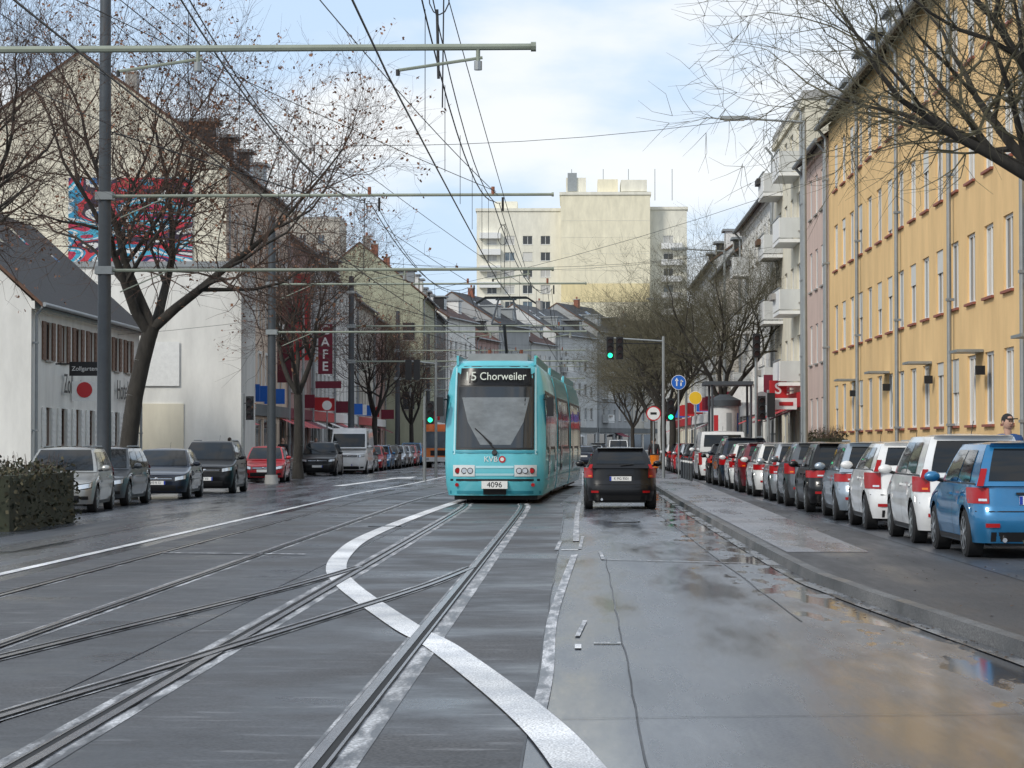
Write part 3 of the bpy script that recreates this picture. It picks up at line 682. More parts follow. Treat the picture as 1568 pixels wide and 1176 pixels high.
    D.sphere((0,Ff(hz-.1)+.02,hz-.115),.05,.012,.04,'chrome',8)
    P(re,-.72*W,.72*W,.22,.34,'black'); 
    pz=.74 if not isvan else .62
    yp=Fr(pz)
    D.box(-.26,.26,-yp-.022,-yp-.004,pz-.055,pz+.055,'plate'); D.box(-.26,-.22,-yp-.026,-yp-.023,pz-.052,pz+.052,'blue_strip')
    D.box(-.3,.3,-yp-.03,-yp-.003,pz+.07,pz+.10,'black' if not dark_trim else 'chrome')
    D.grid([[re(xx,zz,.005) for xx in [-.92*W+1.84*W*i/10 for i in range(11)]] for zz in (.595,.608)],'black')
    for sg in (1,-1):
        if isvan: P(re,sg*.86*W,sg*.97*W,.62,1.1,'taillight',off=.012)
        elif kind=='sedan' or tl=='h': 
            P(re,sg*.56*W,sg*.975*W,.74,belt-.04,'taillight',off=.012); P(re,sg*.60*W,sg*.74*W,.77,.80,'headlight',off=.016,nx=3,nz=1)
        elif tl=='c':
            P(re,sg*.76*W,sg*.98*W,.76,belt-.0,'taillight',off=.012)
            D.grid([[ (sg*(lerp(wB,wT,v)*u+.012),gR(sg*min(u,1),v,off=.014)[1],lerp(zb0,zt,v)) for u in (.90,.96,1.01)] for v in (-.02,.08,.20)],'taillight')
            P(re,sg*.79*W,sg*.88*W,.79,.82,'orange_light',off=.016,nx=3,nz=1)
        else:
            P(re,sg*.74*W,sg*.975*W,.70,belt-.03,'taillight',off=.012)
            D.grid([[ (sg*(lerp(wB,wT,v)*u+.012),gR(sg*min(u,1),v,off=.014)[1],lerp(zb0,zt,v)) for u in (.90,.96,1.01)] for v in (.0,.15,.3,.42)],'taillight')
            P(re,sg*.77*W,sg*.88*W,.73,.76,'headlight',off=.016,nx=3,nz=1)
        P(re,sg*.6*W,sg*.8*W,.40,.45,'taillight',off=.01,nx=3,nz=1)
    for sg in (1,-1):
        for yy in (wby-.12,lerp(wby,rby,.475),lerp(wby,rby,.80) if not isvan else 0.3):
            D.grid([[sd(yy+d,z,sg,.004) for d in (-.007,.007)] for z in (.27,.5,.7,belt-.03)],'black')
        D.grid([[sd(yy,z,sg,.006) for yy in [ywr+AR+.03+ (ywf-ywr-2*AR-.06)*i/6 for i in range(7)]] for z in (.205,.27)],'black')
        for t in (.42,.73):
            yy=lerp(wby,rby,t); q=sd(yy,belt-.13,sg,0); D.box(min(q[0],q[0]+sg*.035),max(q[0],q[0]+sg*.035),yy-.09,yy+.09,belt-.145,belt-.115,paintm)
        D.sphere((sg*(W+.09),wby-.28,belt+.08),.11,.07,.075,paintm if not dark_trim else 'black',10)
        D.cyl((sg*(W*.93),wby-.26,belt+.02),(sg*(W+.06),wby-.28,belt+.05),.025,n=6,m='black')
    D.cyl((0,gR(0,.14)[1]-.02,gR(0,.14)[2]),(.32,gR(.4,.2)[1]-.02,gR(0,.22)[2]),.012,n=5,m='black')
    D.cyl((0,rry+.12,H),(0,rry-.08,H+.18),.006,n=4,m='black')
    D.cyl((-.45,-hl+.2,.24),(-.45,-hl+.02,.24),.03,n=8,m='chrome')
    if kind in('suv','estate'):
        for sg in (1,-1): D.cyl((sg*wT*.93,rfy-.2,H+.01),(sg*wT*.93,rry+.1,H+.01),.018,n=6,m='galv')
    if kind in('hatch','suv','mpv','estate','city'): D.grid([[(u*wT*.95,gR(u,1)[1]+.1,zt+.03),(u*wT*.95,gR(u,1)[1]-.10,zt+.018),(u*wT*.95,gR(u,1)[1]-.02,zt-.04)] for u in ub],paintm)
    D.box(-W+.27,W-.27,-hl+.18,hl-.2,.16,.55,'black')
    D.box(-W+.05,W-.05,ywr+AR+.02,ywf-AR-.02,.19,.5,'black')
    D.obj('fittings',e,smooth=True,angle=30)
    wm=MB()
    for cy in (ywf,ywr):
        for sg in (1,-1):
            xo=sg*(W-.012); xi=sg*(W-.22)
            wm.cyl((xi,cy,wr),(xo-sg*.025,cy,wr),wr,wr,24,'rubber'); wm.cyl((xo-sg*.026,cy,wr),(xo,cy,wr),wr,wr-.03,24,'rubber')
            wm.cyl((xo-sg*.03,cy,wr),(xo+sg*.003,cy,wr),wr*.69,wr*.66,20,'black')
            wm.cyl((xo+sg*.001,cy,wr),(xo+sg*.014,cy,wr),.06,.05,10,rimm)
            for k in range(7):
                a0=2*math.pi*k/7
                p=[]
                for da,rr_ in ((-.5,.045),(-.16,wr*.66),(.16,wr*.66),(.5,.045)):
                    p.append((xo+sg*.009,cy+rr_*math.cos(a0+da),wr+rr_*math.sin(a0+da)))
                wm.poly(p,rimm)
            for k in range(20):
                a0=2*math.pi*k/20;a1=2*math.pi*(k+1)/20
                wm.poly([(xo+sg*.007,cy+q*math.cos(t),wr+q*math.sin(t)) for q,t in ((wr*.62,a0),(wr*.69,a0),(wr*.69,a1),(wr*.62,a1))],rimm)
    wm.obj('wheels',e,smooth=True,angle=30)
    if plate:
        text(plate,.095,(0.02,Ff(.46)+.022,.468),(rad(90),0,rad(180)),'black',e,'front_plate_text',.001,sx=.8)
        text(plate,.095,(.02,-yp-.024,pz),(rad(90),0,0),'black',e,'rear_plate_text',.001,sx=.8)
    return e
for n,c,mt in (('p_blue',(.02,.17,.36),.3),('p_white',(.76,.76,.75),0),('p_silver',(.46,.48,.50),.6),('p_silverblue',(.34,.40,.46),.5),('p_dkblue',(.012,.018,.035),.2),
               ('p_red',(.45,.012,.02),0),('p_dkred',(.13,.01,.018),.2),('p_grey',(.10,.11,.12),.4),('p_champ',(.40,.40,.38),.5),('p_orange',(.80,.20,.03),0)): paint(n,c,mt)
mat('p_black',(.006,.006,.007),.3,coat=.25,spec=.35)
car('car',1.1,59.6+1.98,'away','p_black','city',plate='K MG 9501',tl='c')
fronts=[(35.3,'p_blue','hatch',3.95,'v'),(39.9,'p_white','mpv',4.1,'c'),(45.6,'p_white','city',3.95,'v'),(51.2,'p_silverblue','estate',4.4,'h'),(56.4,'p_black','hatch',3.95,'h'),(61.6,'p_grey','city',3.95,'c'),(66.8,'p_silver','hatch',3.95,'v'),(72.2,'p_white','hatch',3.95,'h'),(78,'p_dkred','city',3.95,'c'),(83.6,'p_white','hatch',3.95,'v'),(89.5,'p_dkblue','suv',4.45,'h'),(95,'p_black','hatch',4,'c')]
for i,(yf,pm,kd,L_,tl_) in enumerate(fronts):
    w_=KINDS[kd]['W']; car('parked_car',4.92+w_/2+(.0 if i%3 else .05),yf-L_/2,'away',pm,kd,.12,yaw=R.uniform(-1.8,1.8),plate='K ML %d'%R.randint(100,999) if i<5 else None,rimm='rim' if i%3!=1 else 'galv',tl=tl_)
car('parked_van',5.9,101.5,'away','p_white','van',.12,plate=None)
for i,yy in enumerate((108,114,120.5,127,133,139)): car('parked_car',5.8,yy,'away',['p_grey','p_black','p_silver','p_red','p_black','p_white'][i],'hatch',.12,plate=None,tl='vhc'[i%3])
car('parked_car',-11.95,58.3,'toward','p_champ','estate',yaw=3.5,plate='K FB 4445')
car('parked_car',-12.25,64.6,'toward','p_grey','estate',plate=None)
car('parked_car',-11.95,72.4,'toward','p_dkblue','sedan',yaw=2,plate='WE FS 72')
car('parked_car',-11.75,80.5,'toward','p_black','suv',yaw=1,plate='K LT 310')
car('parked_car',-12.85,103.5,'toward','p_red','hatch',plate=None,yaw=2)
car('parked_car',-12.7,124.5,'toward','p_black','suv',plate=None)
car('parked_van',-11.95,133,'toward','p_white','bigvan',plate=None)
for i,yy in enumerate((140,147,153,159,166,172,178,184,199,206,213,222,230)):
    car('parked_car',-12.1,yy,'toward',R.choice(['p_red','p_silver','p_black','p_white','p_grey','p_blue']),R.choice(['hatch','estate','suv']),plate=None)
for (x,y,f,pm,kd) in ((.6,172,'away','p_dkblue','sedan'),(1.4,186,'away','p_silver','hatch'),(.8,200,'away','p_black','estate'),(2.0,214,'away','p_grey','suv'),(-8.8,185,'toward','p_silver','hatch'),(-8.9,198,'toward','p_white','estate'),(4.2,240,'toward','p_white','van')):
    car('car',x,y,f,pm,kd,plate=None)
e=empty('orange_truck',(-9.0,165,0)); a=MB()
a.box(-1.15,1.15,.1,1.9,.45,1.3,'p_orange'); 
a.poly([(-1.1,.12,1.3),(1.1,.12,1.3),(1.0,.4,2.4),(-1.0,.4,2.4)],'glass'); a.poly([(-1.1,.12,1.3),(-1.0,.4,2.4),(-1.0,1.9,2.4),(-1.1,1.9,1.3)],'p_orange'); a.poly([(1.1,.12,1.3),(1.0,.4,2.4),(1.0,1.9,2.4),(1.1,1.9,1.3)],'p_orange')
a.box(-1.0,1.0,.4,1.9,2.4,2.5,'p_orange'); a.box(-1.2,1.2,2.0,6.5,.7,2.9,'p_orange'); a.box(-1.15,1.15,0,.1,.4,.7,'white_paint'); a.box(-1.0,-.7,-.01,-.0,.5,.65,'headlight'); a.box(.7,1.0,-.01,-.0,.5,.65,'headlight'); a.box(-.6,.6,.07,.09,.8,1.15,'black')
for yy in (1.0,5.2):
    for sx in (-1.05,.8): a.cyl((sx,yy,.42),(sx+.25,yy,.42),.42,n=16,m='rubber')
a.obj('body',e)
# ------------------------------------------------------------------ tram
mat('tram_cyan',(.115,.52,.60),.3,var=.08,scale=1.5,coat=.7); mat('tram_light',(.42,.71,.77),.35,coat=.5); mat('tram_dark',(.03,.27,.35),.4,coat=.3)
mat('led',(.62,.66,.58),.4,emit=.15); mat('glass_painted_light',(.20,.22,.23),.12,var=.35,scale=2,stretch=(1,1,2)); mat('bellows',(.03,.032,.035),.9,var=.2); mat('panel_white',(.66,.70,.70),.35,coat=.4)
def tram():
    e=empty('tram',(0,0,0))
    segs=[((-2.1,65.0),(-1.86,75.2)),((-1.84,75.9),(-1.5,84.2)),((-1.47,84.9),(-1.1,94.6))]
    Wt=lambda z: interp([(.2,1.24),(.5,1.30),(1.0,1.325),(2.4,1.325),(3.2,1.25),(3.6,1.15),(3.78,.98)],z)
    Fz=lambda z: interp([(.2,.14),(.5,.03),(.8,0),(1.35,.04),(3.0,.42),(3.6,.60),(3.78,.78)],z)
    for si,(p,q) in enumerate(segs):
        d=Vector((q[0]-p[0],q[1]-p[1])); L=d.length; s=empty('section_%d'%si,(p[0],p[1],0),-math.degrees(math.atan2(d.x,d.y))); s.parent=e
        B=MB(); zs=[.22,.5,.8,1.0,1.35,1.6,2.0,2.4,2.8,3.2,3.4,3.6,3.7,3.78]
        fy=lambda x,z,off=0: Fz(z)+.42*abs(x/Wt(z))**4-off
        us=[-1,-.96,-.9,-.8,-.6,-.3,0,.3,.6,.8,.9,.96,1]
        rows=[]
        for z in zs:
            if si==0: f=[(u*Wt(z),fy(u*Wt(z),z),z) for u in us]
            else: f=[(u*Wt(z),0,z) for u in us]
            rows.append([(-Wt(z),L,z)]+f+[(Wt(z),L,z)])
        B.grid(rows,'tram_cyan')
        B.poly([rows[-1][k] for k in range(len(rows[-1]))],'galv'); B.poly([(r[0][0],L,r[0][2]) for r in rows]+[(r[-1][0],L,r[-1][2]) for r in reversed(rows)],'tram_dark')
        B.obj('shell',s,smooth=True,angle=40,merge=True)
        D=MB()
        def fp(x0,x1,z0,z1,m,off,nx=10,nz=6,x0t=None,x1t=None):
            x0t=x0 if x0t is None else x0t; x1t=x1 if x1t is None else x1t
            D.grid([[ (lambda x,z:(x,fy(x,z,off),z))((x0+(x0t-x0)*j/nz)+((x1+(x1t-x1)*j/nz)-(x0+(x0t-x0)*j/nz))*i/nx, z0+(z1-z0)*j/nz) for i in range(nx+1)] for j in range(nz+1)],m)
        st=.55 if si==0 else .25
        if si==0:
            fp(-1.03,1.03,1.42,3.64,'black',.010,x0t=-1.02,x1t=1.02,nz=10)
            fp(-.99,.99,1.47,3.08,'glass',.018,x0t=-.98,x1t=.98)
            fp(-.38,.42,1.55,2.15,'glass_painted_light',.022,x0t=-.72,x1t=.75,nz=5); fp(-.72,.75,2.15,2.8,'glass_painted_light',.022,x0t=-.88,x1t=.9,nz=5)  # paler trapezoid: light seen through the tram interior, painted onto the windscreen
            fp(-.94,.94,3.12,3.58,'blackgloss',.02,x0t=-.92,x1t=.92)
            for sg in (1,-1): fp(sg*1.05,sg*1.10,1.3,3.6,'tram_light',.012,nx=1,nz=8,x0t=sg*1.03,x1t=sg*1.07)
            fp(-1.12,1.12,1.33,1.39,'tram_dark',.012)
            fp(-1.18,1.18,.60,.655,'black',.008); fp(-1.2,1.2,.26,.34,'tram_dark',.01)
            fp(-.5,.5,.74,.80,'tram_light',.012); fp(-.5,.5,.94,1.0,'tram_light',.012)
            for sg in (1,-1):
                fp(sg*.52,sg*1.1,.72,1.02,'panel_white',.014)
                for cx,m_ in ((.64,'headlight'),(.80,'headlight'),(.97,'taillight')):
                    yy=fy(sg*cx,.87,.0); D.cyl((sg*cx,yy+.05,.87),(sg*cx,yy-.03,.87),.085,.08,14,'black'); D.cyl((sg*cx,yy-.02,.87),(sg*cx,yy-.036,.87),.068,.06,14,m_)
                yy=fy(sg*1.0,.5,0); D.cyl((sg*1.0,yy+.02,.5),(sg*1.0,yy-.03,.5),.05,n=10,m='taillight')
                D.cyl((sg*1.28,.55,2.75),(sg*1.42,.35,2.75),.025,n=6,m='black'); D.box(min(sg*1.36,sg*1.54),max(sg*1.36,sg*1.54),.25,.38,2.3,2.8,'black')
            D.box(-.34,.34,-.03,.02,.40,.60,'plate')
            text('4096',.2,(0,-.034,.50),(rad(90),0,0),'black',s,'fleet_number',.002)
            text('15',.34,(-.66,fy(-.66,3.35,.12),3.35),(rad(75),0,0),'led',s,'line_number',.003)
            text('Chorweiler',.30,(.2,fy(0,3.35,.12),3.35),(rad(75),0,0),'led',s,'destination_text',.003,sx=.88)
            text('KVB',.2,(-.1,fy(0,1.15,.02),1.17),(rad(90),0,0),'white_paint',s,'operator_text',.003)
            D.cyl((.2,fy(0,1.17,.004),1.17),(.2,fy(0,1.17,.02),1.17),.09,n=16,m='red'); D.cyl((.2,fy(0,1.17,.02),1.17),(.2,fy(0,1.17,.024),1.17),.05,n=16,m='white_paint')
            D.cyl((.02,fy(0,1.42,.05),1.42),(-.30,fy(-.3,1.75,.06),1.78),.02,n=6,m='black'); D.cyl((-.52,fy(-.5,2.05,.05),1.98),(-.08,fy(-.1,1.6,.05),1.58),.018,n=6,m='black')
            D.cyl((0,fy(0,1.32,.0),1.32),(0,fy(0,1.32,.07),1.36),.07,n=10,m='black')
            fp(-.3,.3,.24,.40,'black',.03)
        for sg in (1,-1):
            X=lambda z,o: sg*(Wt(z)+o)
            y0=st+(.75 if si==0 else 0); zsg=[1.42,2.0,2.6,3.0]
            D.grid([[ (X(z,.008),yy,z) for yy in (y0,L-.25)] for z in zsg],'black')
            yy=y0+.06; i=0
            while yy+1.2<L-.3:
                if i%4==1:
                    D.grid([[ (X(z,.014),yv,z) for yv in (yy,yy+1.3)] for z in (.36,1.0,2.0,2.9)],'tram_light')
                    for dy in (.08,.69): D.grid([[ (X(z,.02),yv,z) for yv in (yy+dy,yy+dy+.53)] for z in (.75,1.4,2.0,2.8)],'glass')
                    D.grid([[ (X(z,.024),yv,z) for yv in (yy+.64,yy+.66)] for z in (.36,1.0,2.0,2.9)],'black')
                    yy+=1.4
                else:
                    D.grid([[ (X(z,.014),yv,z) for yv in (yy,yy+1.2)] for z in (1.5,2.0,2.5,2.92)],'glass_blue' if i%2 else 'glass'); yy+=1.28
                i+=1
            if si==0:
                D.grid([[ (X(z,.012),yv,z) for yv in (.62,1.1)] for z in (1.75,2.2,2.9)],'glass')
            D.grid([[ (X(z,.01),yv,z) for yv in (st+.3,L-.1)] for z in (.62,.66)],'tram_dark')
            D.grid([[ (X(z,.01),yv,z) for yv in (st+.3,L-.1)] for z in (1.28,1.33)],'tram_light')
        D.box(-.8,.8,1.6,3.6,3.78,4.0,'galv') ; D.box(-.85,.85,L-3.6,L-1.2,3.78,4.02,'tram_light')
        D.box(-1.06,-1.0,.9,L-.3,3.66,3.92,'tram_cyan');D.box(1.0,1.06,.9,L-.3,3.66,3.92,'tram_cyan')
        D.box(-1.1,1.1,.7,L-.2,.10,.34,'black')
        for c in ((2.2,) if si==0 else (L*.5,)):
            for dy in (-.9,.9):
                for sx in (-.8,.66): D.cyl((sx,c+dy,.33),(sx+.14,c+dy,.33),.33,n=20,m='steel_pole')
        if si<2: D.box(-1.12,1.12,L-.01,L+.75,.45,3.45,'bellows')
        if si==0:
            y=5.6
            D.box(-.7,.7,y-.5,y+.9,3.95,4.1,'steel_pole')
            for sx in (-.45,.45): D.cyl((sx,y,4.05),(sx,y,4.25),.05,n=8,m='brick')
            D.cyl((0,y+.7,4.15),(0,y-.75,4.95),.045,n=8,m='steel_pole')
            for sx in (-.35,.35): D.cyl((sx,y-.75,4.95),(sx*.6,y+.3,5.72),.028,n=6,m='steel_pole')
            D.cyl((-.35,y-.75,4.95),(.35,y-.75,4.95),.03,n=6,m='steel_pole')
            for dy in (0,.35):
                D.cyl((-.6,y+.2+dy,5.76),(.6,y+.2+dy,5.76),.03,n=6,m='black')
                for sx in (-1,1): D.cyl((sx*.6,y+.2+dy,5.76),(sx*.85,y+.2+dy,5.60),.022,n=6,m='black')
            D.cyl((-.3,y+.3,5.7),(.3,y+.3,5.7),.02,n=6,m='steel_pole')
        D.obj('fittings',s,smooth=True,angle=30)
tram()
# ------------------------------------------------------------------ overhead line
def trackx(y,off): 
    return interp([(-20,-1.98),(55,-1.98),(65,-2.1),(75,-1.85),(84,-1.5),(94,-1.15),(110,-.85),(300,-.8)],y)+off
sup=[-8,27.7,63,98,133,168,203]
for i,y in enumerate(sup):
    if y<0: continue
    e=empty('catenary_mast',(-12.0,y,0)); a=MB(); 
    a.cyl((0,0,0),(0,0,13.2 if i<3 else 10.6),.19,.14,14,'steel_pole'); a.cyl((0,0,0),(0,0,.35),.28,.25,14,'concrete')
    tip=trackx(y,0)+12.0+1.55
    for z,r in ((7.9,.042),(6.0,.042)):
        a.cyl((0,0,z),(tip,0,z+.02),r,r*.9,8,'tube_green'); a.box(-.22,.22,-.2,.2,z-.1,z+.1,'galv')
        a.cyl((tip*.995,0,z+.02),(tip,0,z+.02),.055,n=8,m='tube_green')
        a.cyl((.4,0,z-.55),(1.6,0,z-.03),.018,n=5,m='tube_green')
    a.cyl((0,0,9.6),(tip*.45,0,7.95),.018,n=5,m='black')
    for off,sg in ((0,1),(-3.15,1)):
        tx=trackx(y,off)+12.0
        a.cyl((tx+.9,0,6.02),(tx+.9,0,5.82),.025,n=6,m='tube_green'); a.cyl((tx+.95,0,5.9),(tx,0,5.76),.018,n=6,m='tube_green'); a.cyl((tx,0,5.77),(tx,0,5.70),.025,n=6,m='black')
        a.cyl((tx+.9,0,5.86),(tx+.9,0,5.76),.045,n=8,m='galv')
        a.cyl((tx,0,7.92),(tx,0,8.12),.045,n=8,m='brick'); a.cyl((tx+.25,0,7.85),(tx+.25,0,7.5),.03,n=8,m='black')
    a.obj('mast',e,smooth=True)
wr_=MB()
def wire(a,b,sag=.0,r=.014,n=8):
    a=Vector(a);b=Vector(b);p=a
    for i in range(1,n+1):
        t=i/n; q=a.lerp(b,t)-Vector((0,0,sag*4*t*(1-t))); wr_.cyl(p,q,r,r,4,'black',cap=False); p=q
for i in range(len(sup)-1):
    y0,y1=sup[i],sup[i+1]
    for off in (0,-3.15):
        zz=.12*(-1)**i
        wire((trackx(y0,off)+zz,y0,5.72),(trackx(y1,off)-zz,y1,5.72),.03,.012)
        wire((trackx(y0,off),y0,7.75),(trackx(y1,off),y1,7.75),.85,.013,12)
        wire((trackx(y0,off)+.16,y0,7.7),(trackx(y1,off)+.2,y1,7.7),.95,.010,12)
        for k in range(1,7):
            t=k/7; y=y0+(y1-y0)*t; x=trackx(y,off); wr_.cyl((x,y,7.75-.85*4*t*(1-t)),(x,y,5.72),.006,n=3,m='black',cap=False)
    wire((-12,y0,11.0 if i<3 else 10),(-12,y1,11.0 if i<2 else 10),.5,.012); wire((-11.8,y0,9.7),(-11.8,y1,9.7),.5,.012)
    wire((-12,y0,12.5 if i<3 else 10),(trackx(y1,-3.15),y1,8.0),.3,.010)
for (a,b,s) in (((-16.5,125,12),(9.1,118,11),1.4),((-16.5,160,11),(9.1,150,10),1.2),((-16.5,190,10.5),(9.1,185,10),1.2),((-18.5,100,6),(9.1,86,11),1.0),((-12,63,9.5),(9.1,70,11.5),.8),((-12,98,9.2),(9.0,105,10),.8),((-12,63,12.6),(-16.5,120,13),.3),((-12,27.7,9.8),(-2,63,8),.2),((-12,98,8.8),(-1,133,7.8),.1),
   ((-12,27.7,12.5),(-2.1,98,7.9),.4),((-5.1,20,9.0),(-2.0,63,7.95),.3),((-2.2,18,9.6),(-1.3,75,6.3),.25)): wire(a,b,s,.009,12)
def drop(y,off,n=5):
    x=trackx(y,off); p=Vector((x,y,7.4))
    for k in range(13): 
        t=k/12*2*math.pi; q=Vector((x+.16*math.sin(t)+.01*k,y,7.15+.28*math.cos(t))); wr_.cyl(p,q,.010,n=4,m='black',cap=False); p=q
    wr_.cyl(p,(x+.1,y,5.72),.012,n=4,m='black')
drop(30.5,.25); drop(66,.1); drop(59,-3.1)
wr_.cyl((trackx(32,0)+.2,32,7.2),(trackx(32,0)+.22,32,6.3),.02,n=6,m='black')
wr_.obj('overhead_wires')
# ------------------------------------------------------------------ street lamps, signals, signs
def lamp(x,y,h,side,arm=2.4,z=.12):
    e=empty('street_lamp',(x,y,z)); a=MB(); a.cyl((0,0,0),(0,0,h),.09,.055,12,'galv'); a.cyl((0,0,0),(0,0,.9),.12,.12,12,'galv')
    a.cyl((0,0,h-.05),(side*arm*.75,0,h+.06),.04,.03,8,'galv')
    x0,x1=sorted((side*arm*.70,side*(arm+.1)))
    a.box(x0,x1,-.13,.13,h+.03,h+.13,'galv'); a.box(x0+.1,x1-.1,-.1,.1,h+.0,h+.028,'lamp_glass')
    a.obj('pole_and_head',e,smooth=True)
lamp(6.85,74,11.1,-1,2.4); lamp(7,116,10.5,-1,2.4); lamp(7,156,10.5,-1,2.4); lamp(-13.6,124,9,1,2.6); lamp(-13.6,168,9,1,2.6); lamp(-13.6,205,9,1,2.6); lamp(7,195,10.5,-1,2.4)
def head(a,x,y,z,lit=None,back=True,toward=True):
    s=-1 if toward else 1
    a.box(x-.15,x+.15,y-.1,y+.1,z-.48,z+.48,'black')
    for k,dz in enumerate((.31,0,-.31)):
        m='green_lit' if lit==k else 'lens_dark'
        a.cyl((x,y+s*.10,z+dz),(x,y+s*.115,z+dz),.10,n=14,m=m)
        for t in range(7):
            t0=math.pi*t/7;t1=math.pi*(t+1)/7
            a.poly([(x+.115*math.cos(t0),y+s*.1,z+dz+.115*math.sin(t0)),(x+.115*math.cos(t1),y+s*.1,z+dz+.115*math.sin(t1)),(x+.115*math.cos(t1),y+s*.3,z+dz+.115*math.sin(t1)-.02),(x+.115*math.cos(t0),y+s*.3,z+dz+.115*math.sin(t0)-.02)],'black')
def signal(x,y,h,heads,arm=None,z=0,nm='traffic_light'):
    e=empty(nm,(x,y,z)); a=MB(); a.cyl((0,0,0),(0,0,h),.07,.06,10,'galv')
    for (dx,hz_,lit,tow) in heads: 
        head(a,dx,-.2,hz_,lit,toward=tow); a.cyl((0,0,hz_+.2),(dx,-.1,hz_+.2),.02,n=6,m='black')
    if arm: a.cyl((0,0,h-.2),(arm,0,h-.05),.035,.03,8,'galv')
    a.obj('mast',e); return e
signal(3.75,105,6.0,[(.3,2.9,2,True),(-2.25,5.5,2,True),(-1.85,5.5,None,True)],arm=-2.4,z=.12)
signal(-6.35,105,3.6,[(.25,2.9,2,True)])
signal(-6.6,118,5.6,[(-1.3,5.1,None,False),(-.9,5.1,None,False)],arm=-1.5)
signal(-13.4,100,3.5,[(.3,2.9,None,True)],z=.12)
signal(7.3,100,5.8,[(.0,5.4,None,True),(.2,2.9,None,True)],z=.12); signal(7.7,99,3.6,[(.1,3.0,None,False)],z=.12)
def disc(name,x,y,z,r,face,rim,h0=0.12,extra=None):
    e=empty(name,(x,y,0)); a=MB(); a.cyl((0,.06,h0),(0,.06,z+r),.035,n=8,m='galv')
    a.cyl((0,0,z),(0,-.015,z),r,n=28,m=rim); a.cyl((0,-.015,z),(0,-.019,z),r*(.84 if rim=='red' else .94),n=28,m=face)
    if extra=='arrow':
        for dx,ang in ((-.08,0),(.1,0)):
            a.box(dx-.025,dx+.025,-.024,-.0195,z-.15,z+.08,'white_paint')
        a.poly([(-.16,-.024,z+.06),(0,-.024,z+.06),(-.08,-.024,z+.19)],'white_paint'); a.poly([(.08,-.024,z-.02),(.2,-.024,z+.04),(.1,-.024,z+.12)],'white_paint')
    if extra=='bar': a.box(-.13,.13,-.024,-.0195,z-.05,z+.05,'black')
    a.obj('sign',e)
disc('direction_sign',4.35,104,4.15,.31,'sign_blue','white_paint',extra='arrow'); disc('prohibition_sign',3.3,104,2.85,.31,'white_paint','red',extra='bar')
disc('yellow_sign',5.05,104,3.5,.28,'sign_yellow','white_paint'); disc('back_of_sign',7.6,101,3.4,.3,'zinc','zinc'); disc('prohibition_sign',-13.0,130,3.6,.3,'white_paint','red')
e=empty('advertising_column',(6.5,108,.12)); a=MB()
a.cyl((0,0,0),(0,0,.4),.66,n=24,m='concrete'); a.cyl((0,0,.4),(0,0,3.1),.6,n=24,m='white_paint'); a.cyl((0,0,3.1),(0,0,3.35),.72,.72,24,'steel_pole'); a.cyl((0,0,3.35),(0,0,3.6),.72,.2,24,'steel_pole')
for k,(m_,z0,z1) in enumerate((('sign_blue',.6,1.6),('red',1.8,2.7),('sign_yellow',.7,1.5),('w_grey',1.9,2.8),('darkred',.6,1.7),('sign_blue',1.9,2.8))):
    t0=-math.pi*.95+k*.5; rows=[[(.606*math.cos(t0+.4*i/4),.606*math.sin(t0+.4*i/4),z) for i in range(5)] for z in (z0,z1)]; a.grid(rows,m_)
a.obj('column',e,smooth=True)
e=empty('bus_shelter',(6.9,104,.12)); a=MB()
a.box(-1.5,.5,-1.2,1.6,3.9,4.05,'steel_pole')
for sx in (-1.2,.4): 
    for sy in (-1,1.3): a.cyl((sx,sy,0),(sx,sy,3.9),.05,n=8,m='steel_pole')
a.box(.38,.41,-.94,1.2,.3,2.6,'glass_blue'); a.box(-.9,.3,.9,1.2,.45,.5,'wood_brown')
a.obj('shelter',e)
e=empty('bank_sign',(8.9,101,0)); a=MB(); a.box(-1.0,-.3,-.1,.1,3.45,4.15,'red'); a.box(-.3,0,-.03,.03,3.7,3.76,'galv'); a.obj('box',e); text('S',.62,(-.65,-.11,3.8),(rad(90),0,0),'white_paint',e,'letter',.004,bold=.01)
e=empty('shop_sign',(8.9,99.2,0)); a=MB(); a.box(-.9,-.05,-.06,.06,2.95,3.4,'white_paint'); a.box(-.75,-.2,-.08,-.062,3.1,3.25,'red')
a.poly([(-1.5,.5,2.5),(-.02,.5,3.1),(-.02,5,3.1),(-1.5,5,2.5)],'red'); a.obj('box',e)
# projecting signs of the left-hand shops
e=empty('restaurant_banner',(-15.0,137,0)); a=MB(); a.box(-.55,.35,-.05,.05,6.2,11.0,'red'); a.box(-1.5,.4,-.04,.04,11.1,11.2,'black'); a.obj('board',e)
for k,c in enumerate('INTERNET'): text(c,.66,(-.1,-.055,10.6-k*.56),(rad(90),0,0),'darkred',e,'letter',.003,bold=.01)
e=empty('cafe_sign',(-14.0,139,0)); a=MB(); a.box(-.4,.4,-.06,.06,5.5,8.3,'darkred'); a.box(-2.5,-.4,-.02,.02,7.0,7.05,'black'); a.box(-.55,.9,-.06,.06,4.7,5.1,'darkred'); a.obj('board',e)
for k,c in enumerate('CAFE'): text(c,.72,(0,-.065,7.95-k*.68),(rad(90),0,0),'white_paint',e,'letter',.003,bold=.012)
e=empty('shop_banner',(-15.6,134,0)); a=MB(); a.box(-.5,.3,-.05,.05,4.9,9.4,'w_wine'); a.box(-.9,-.5,-.02,.02,9.2,9.25,'black'); a.obj('board',e)
e=empty('pub_sign',(-17.9,88,0)); a=MB(); a.box(-.1,1.0,-.05,.05,4.0,4.5,'black'); a.box(-.0,.9,-.06,.06,3.1,3.8,'white_paint'); a.cyl((.45,-.08,3.5),(.45,-.062,3.5),.28,n=16,m='red'); a.box(-.6,-.1,-.02,.02,4.4,4.45,'black'); a.obj('board',e)
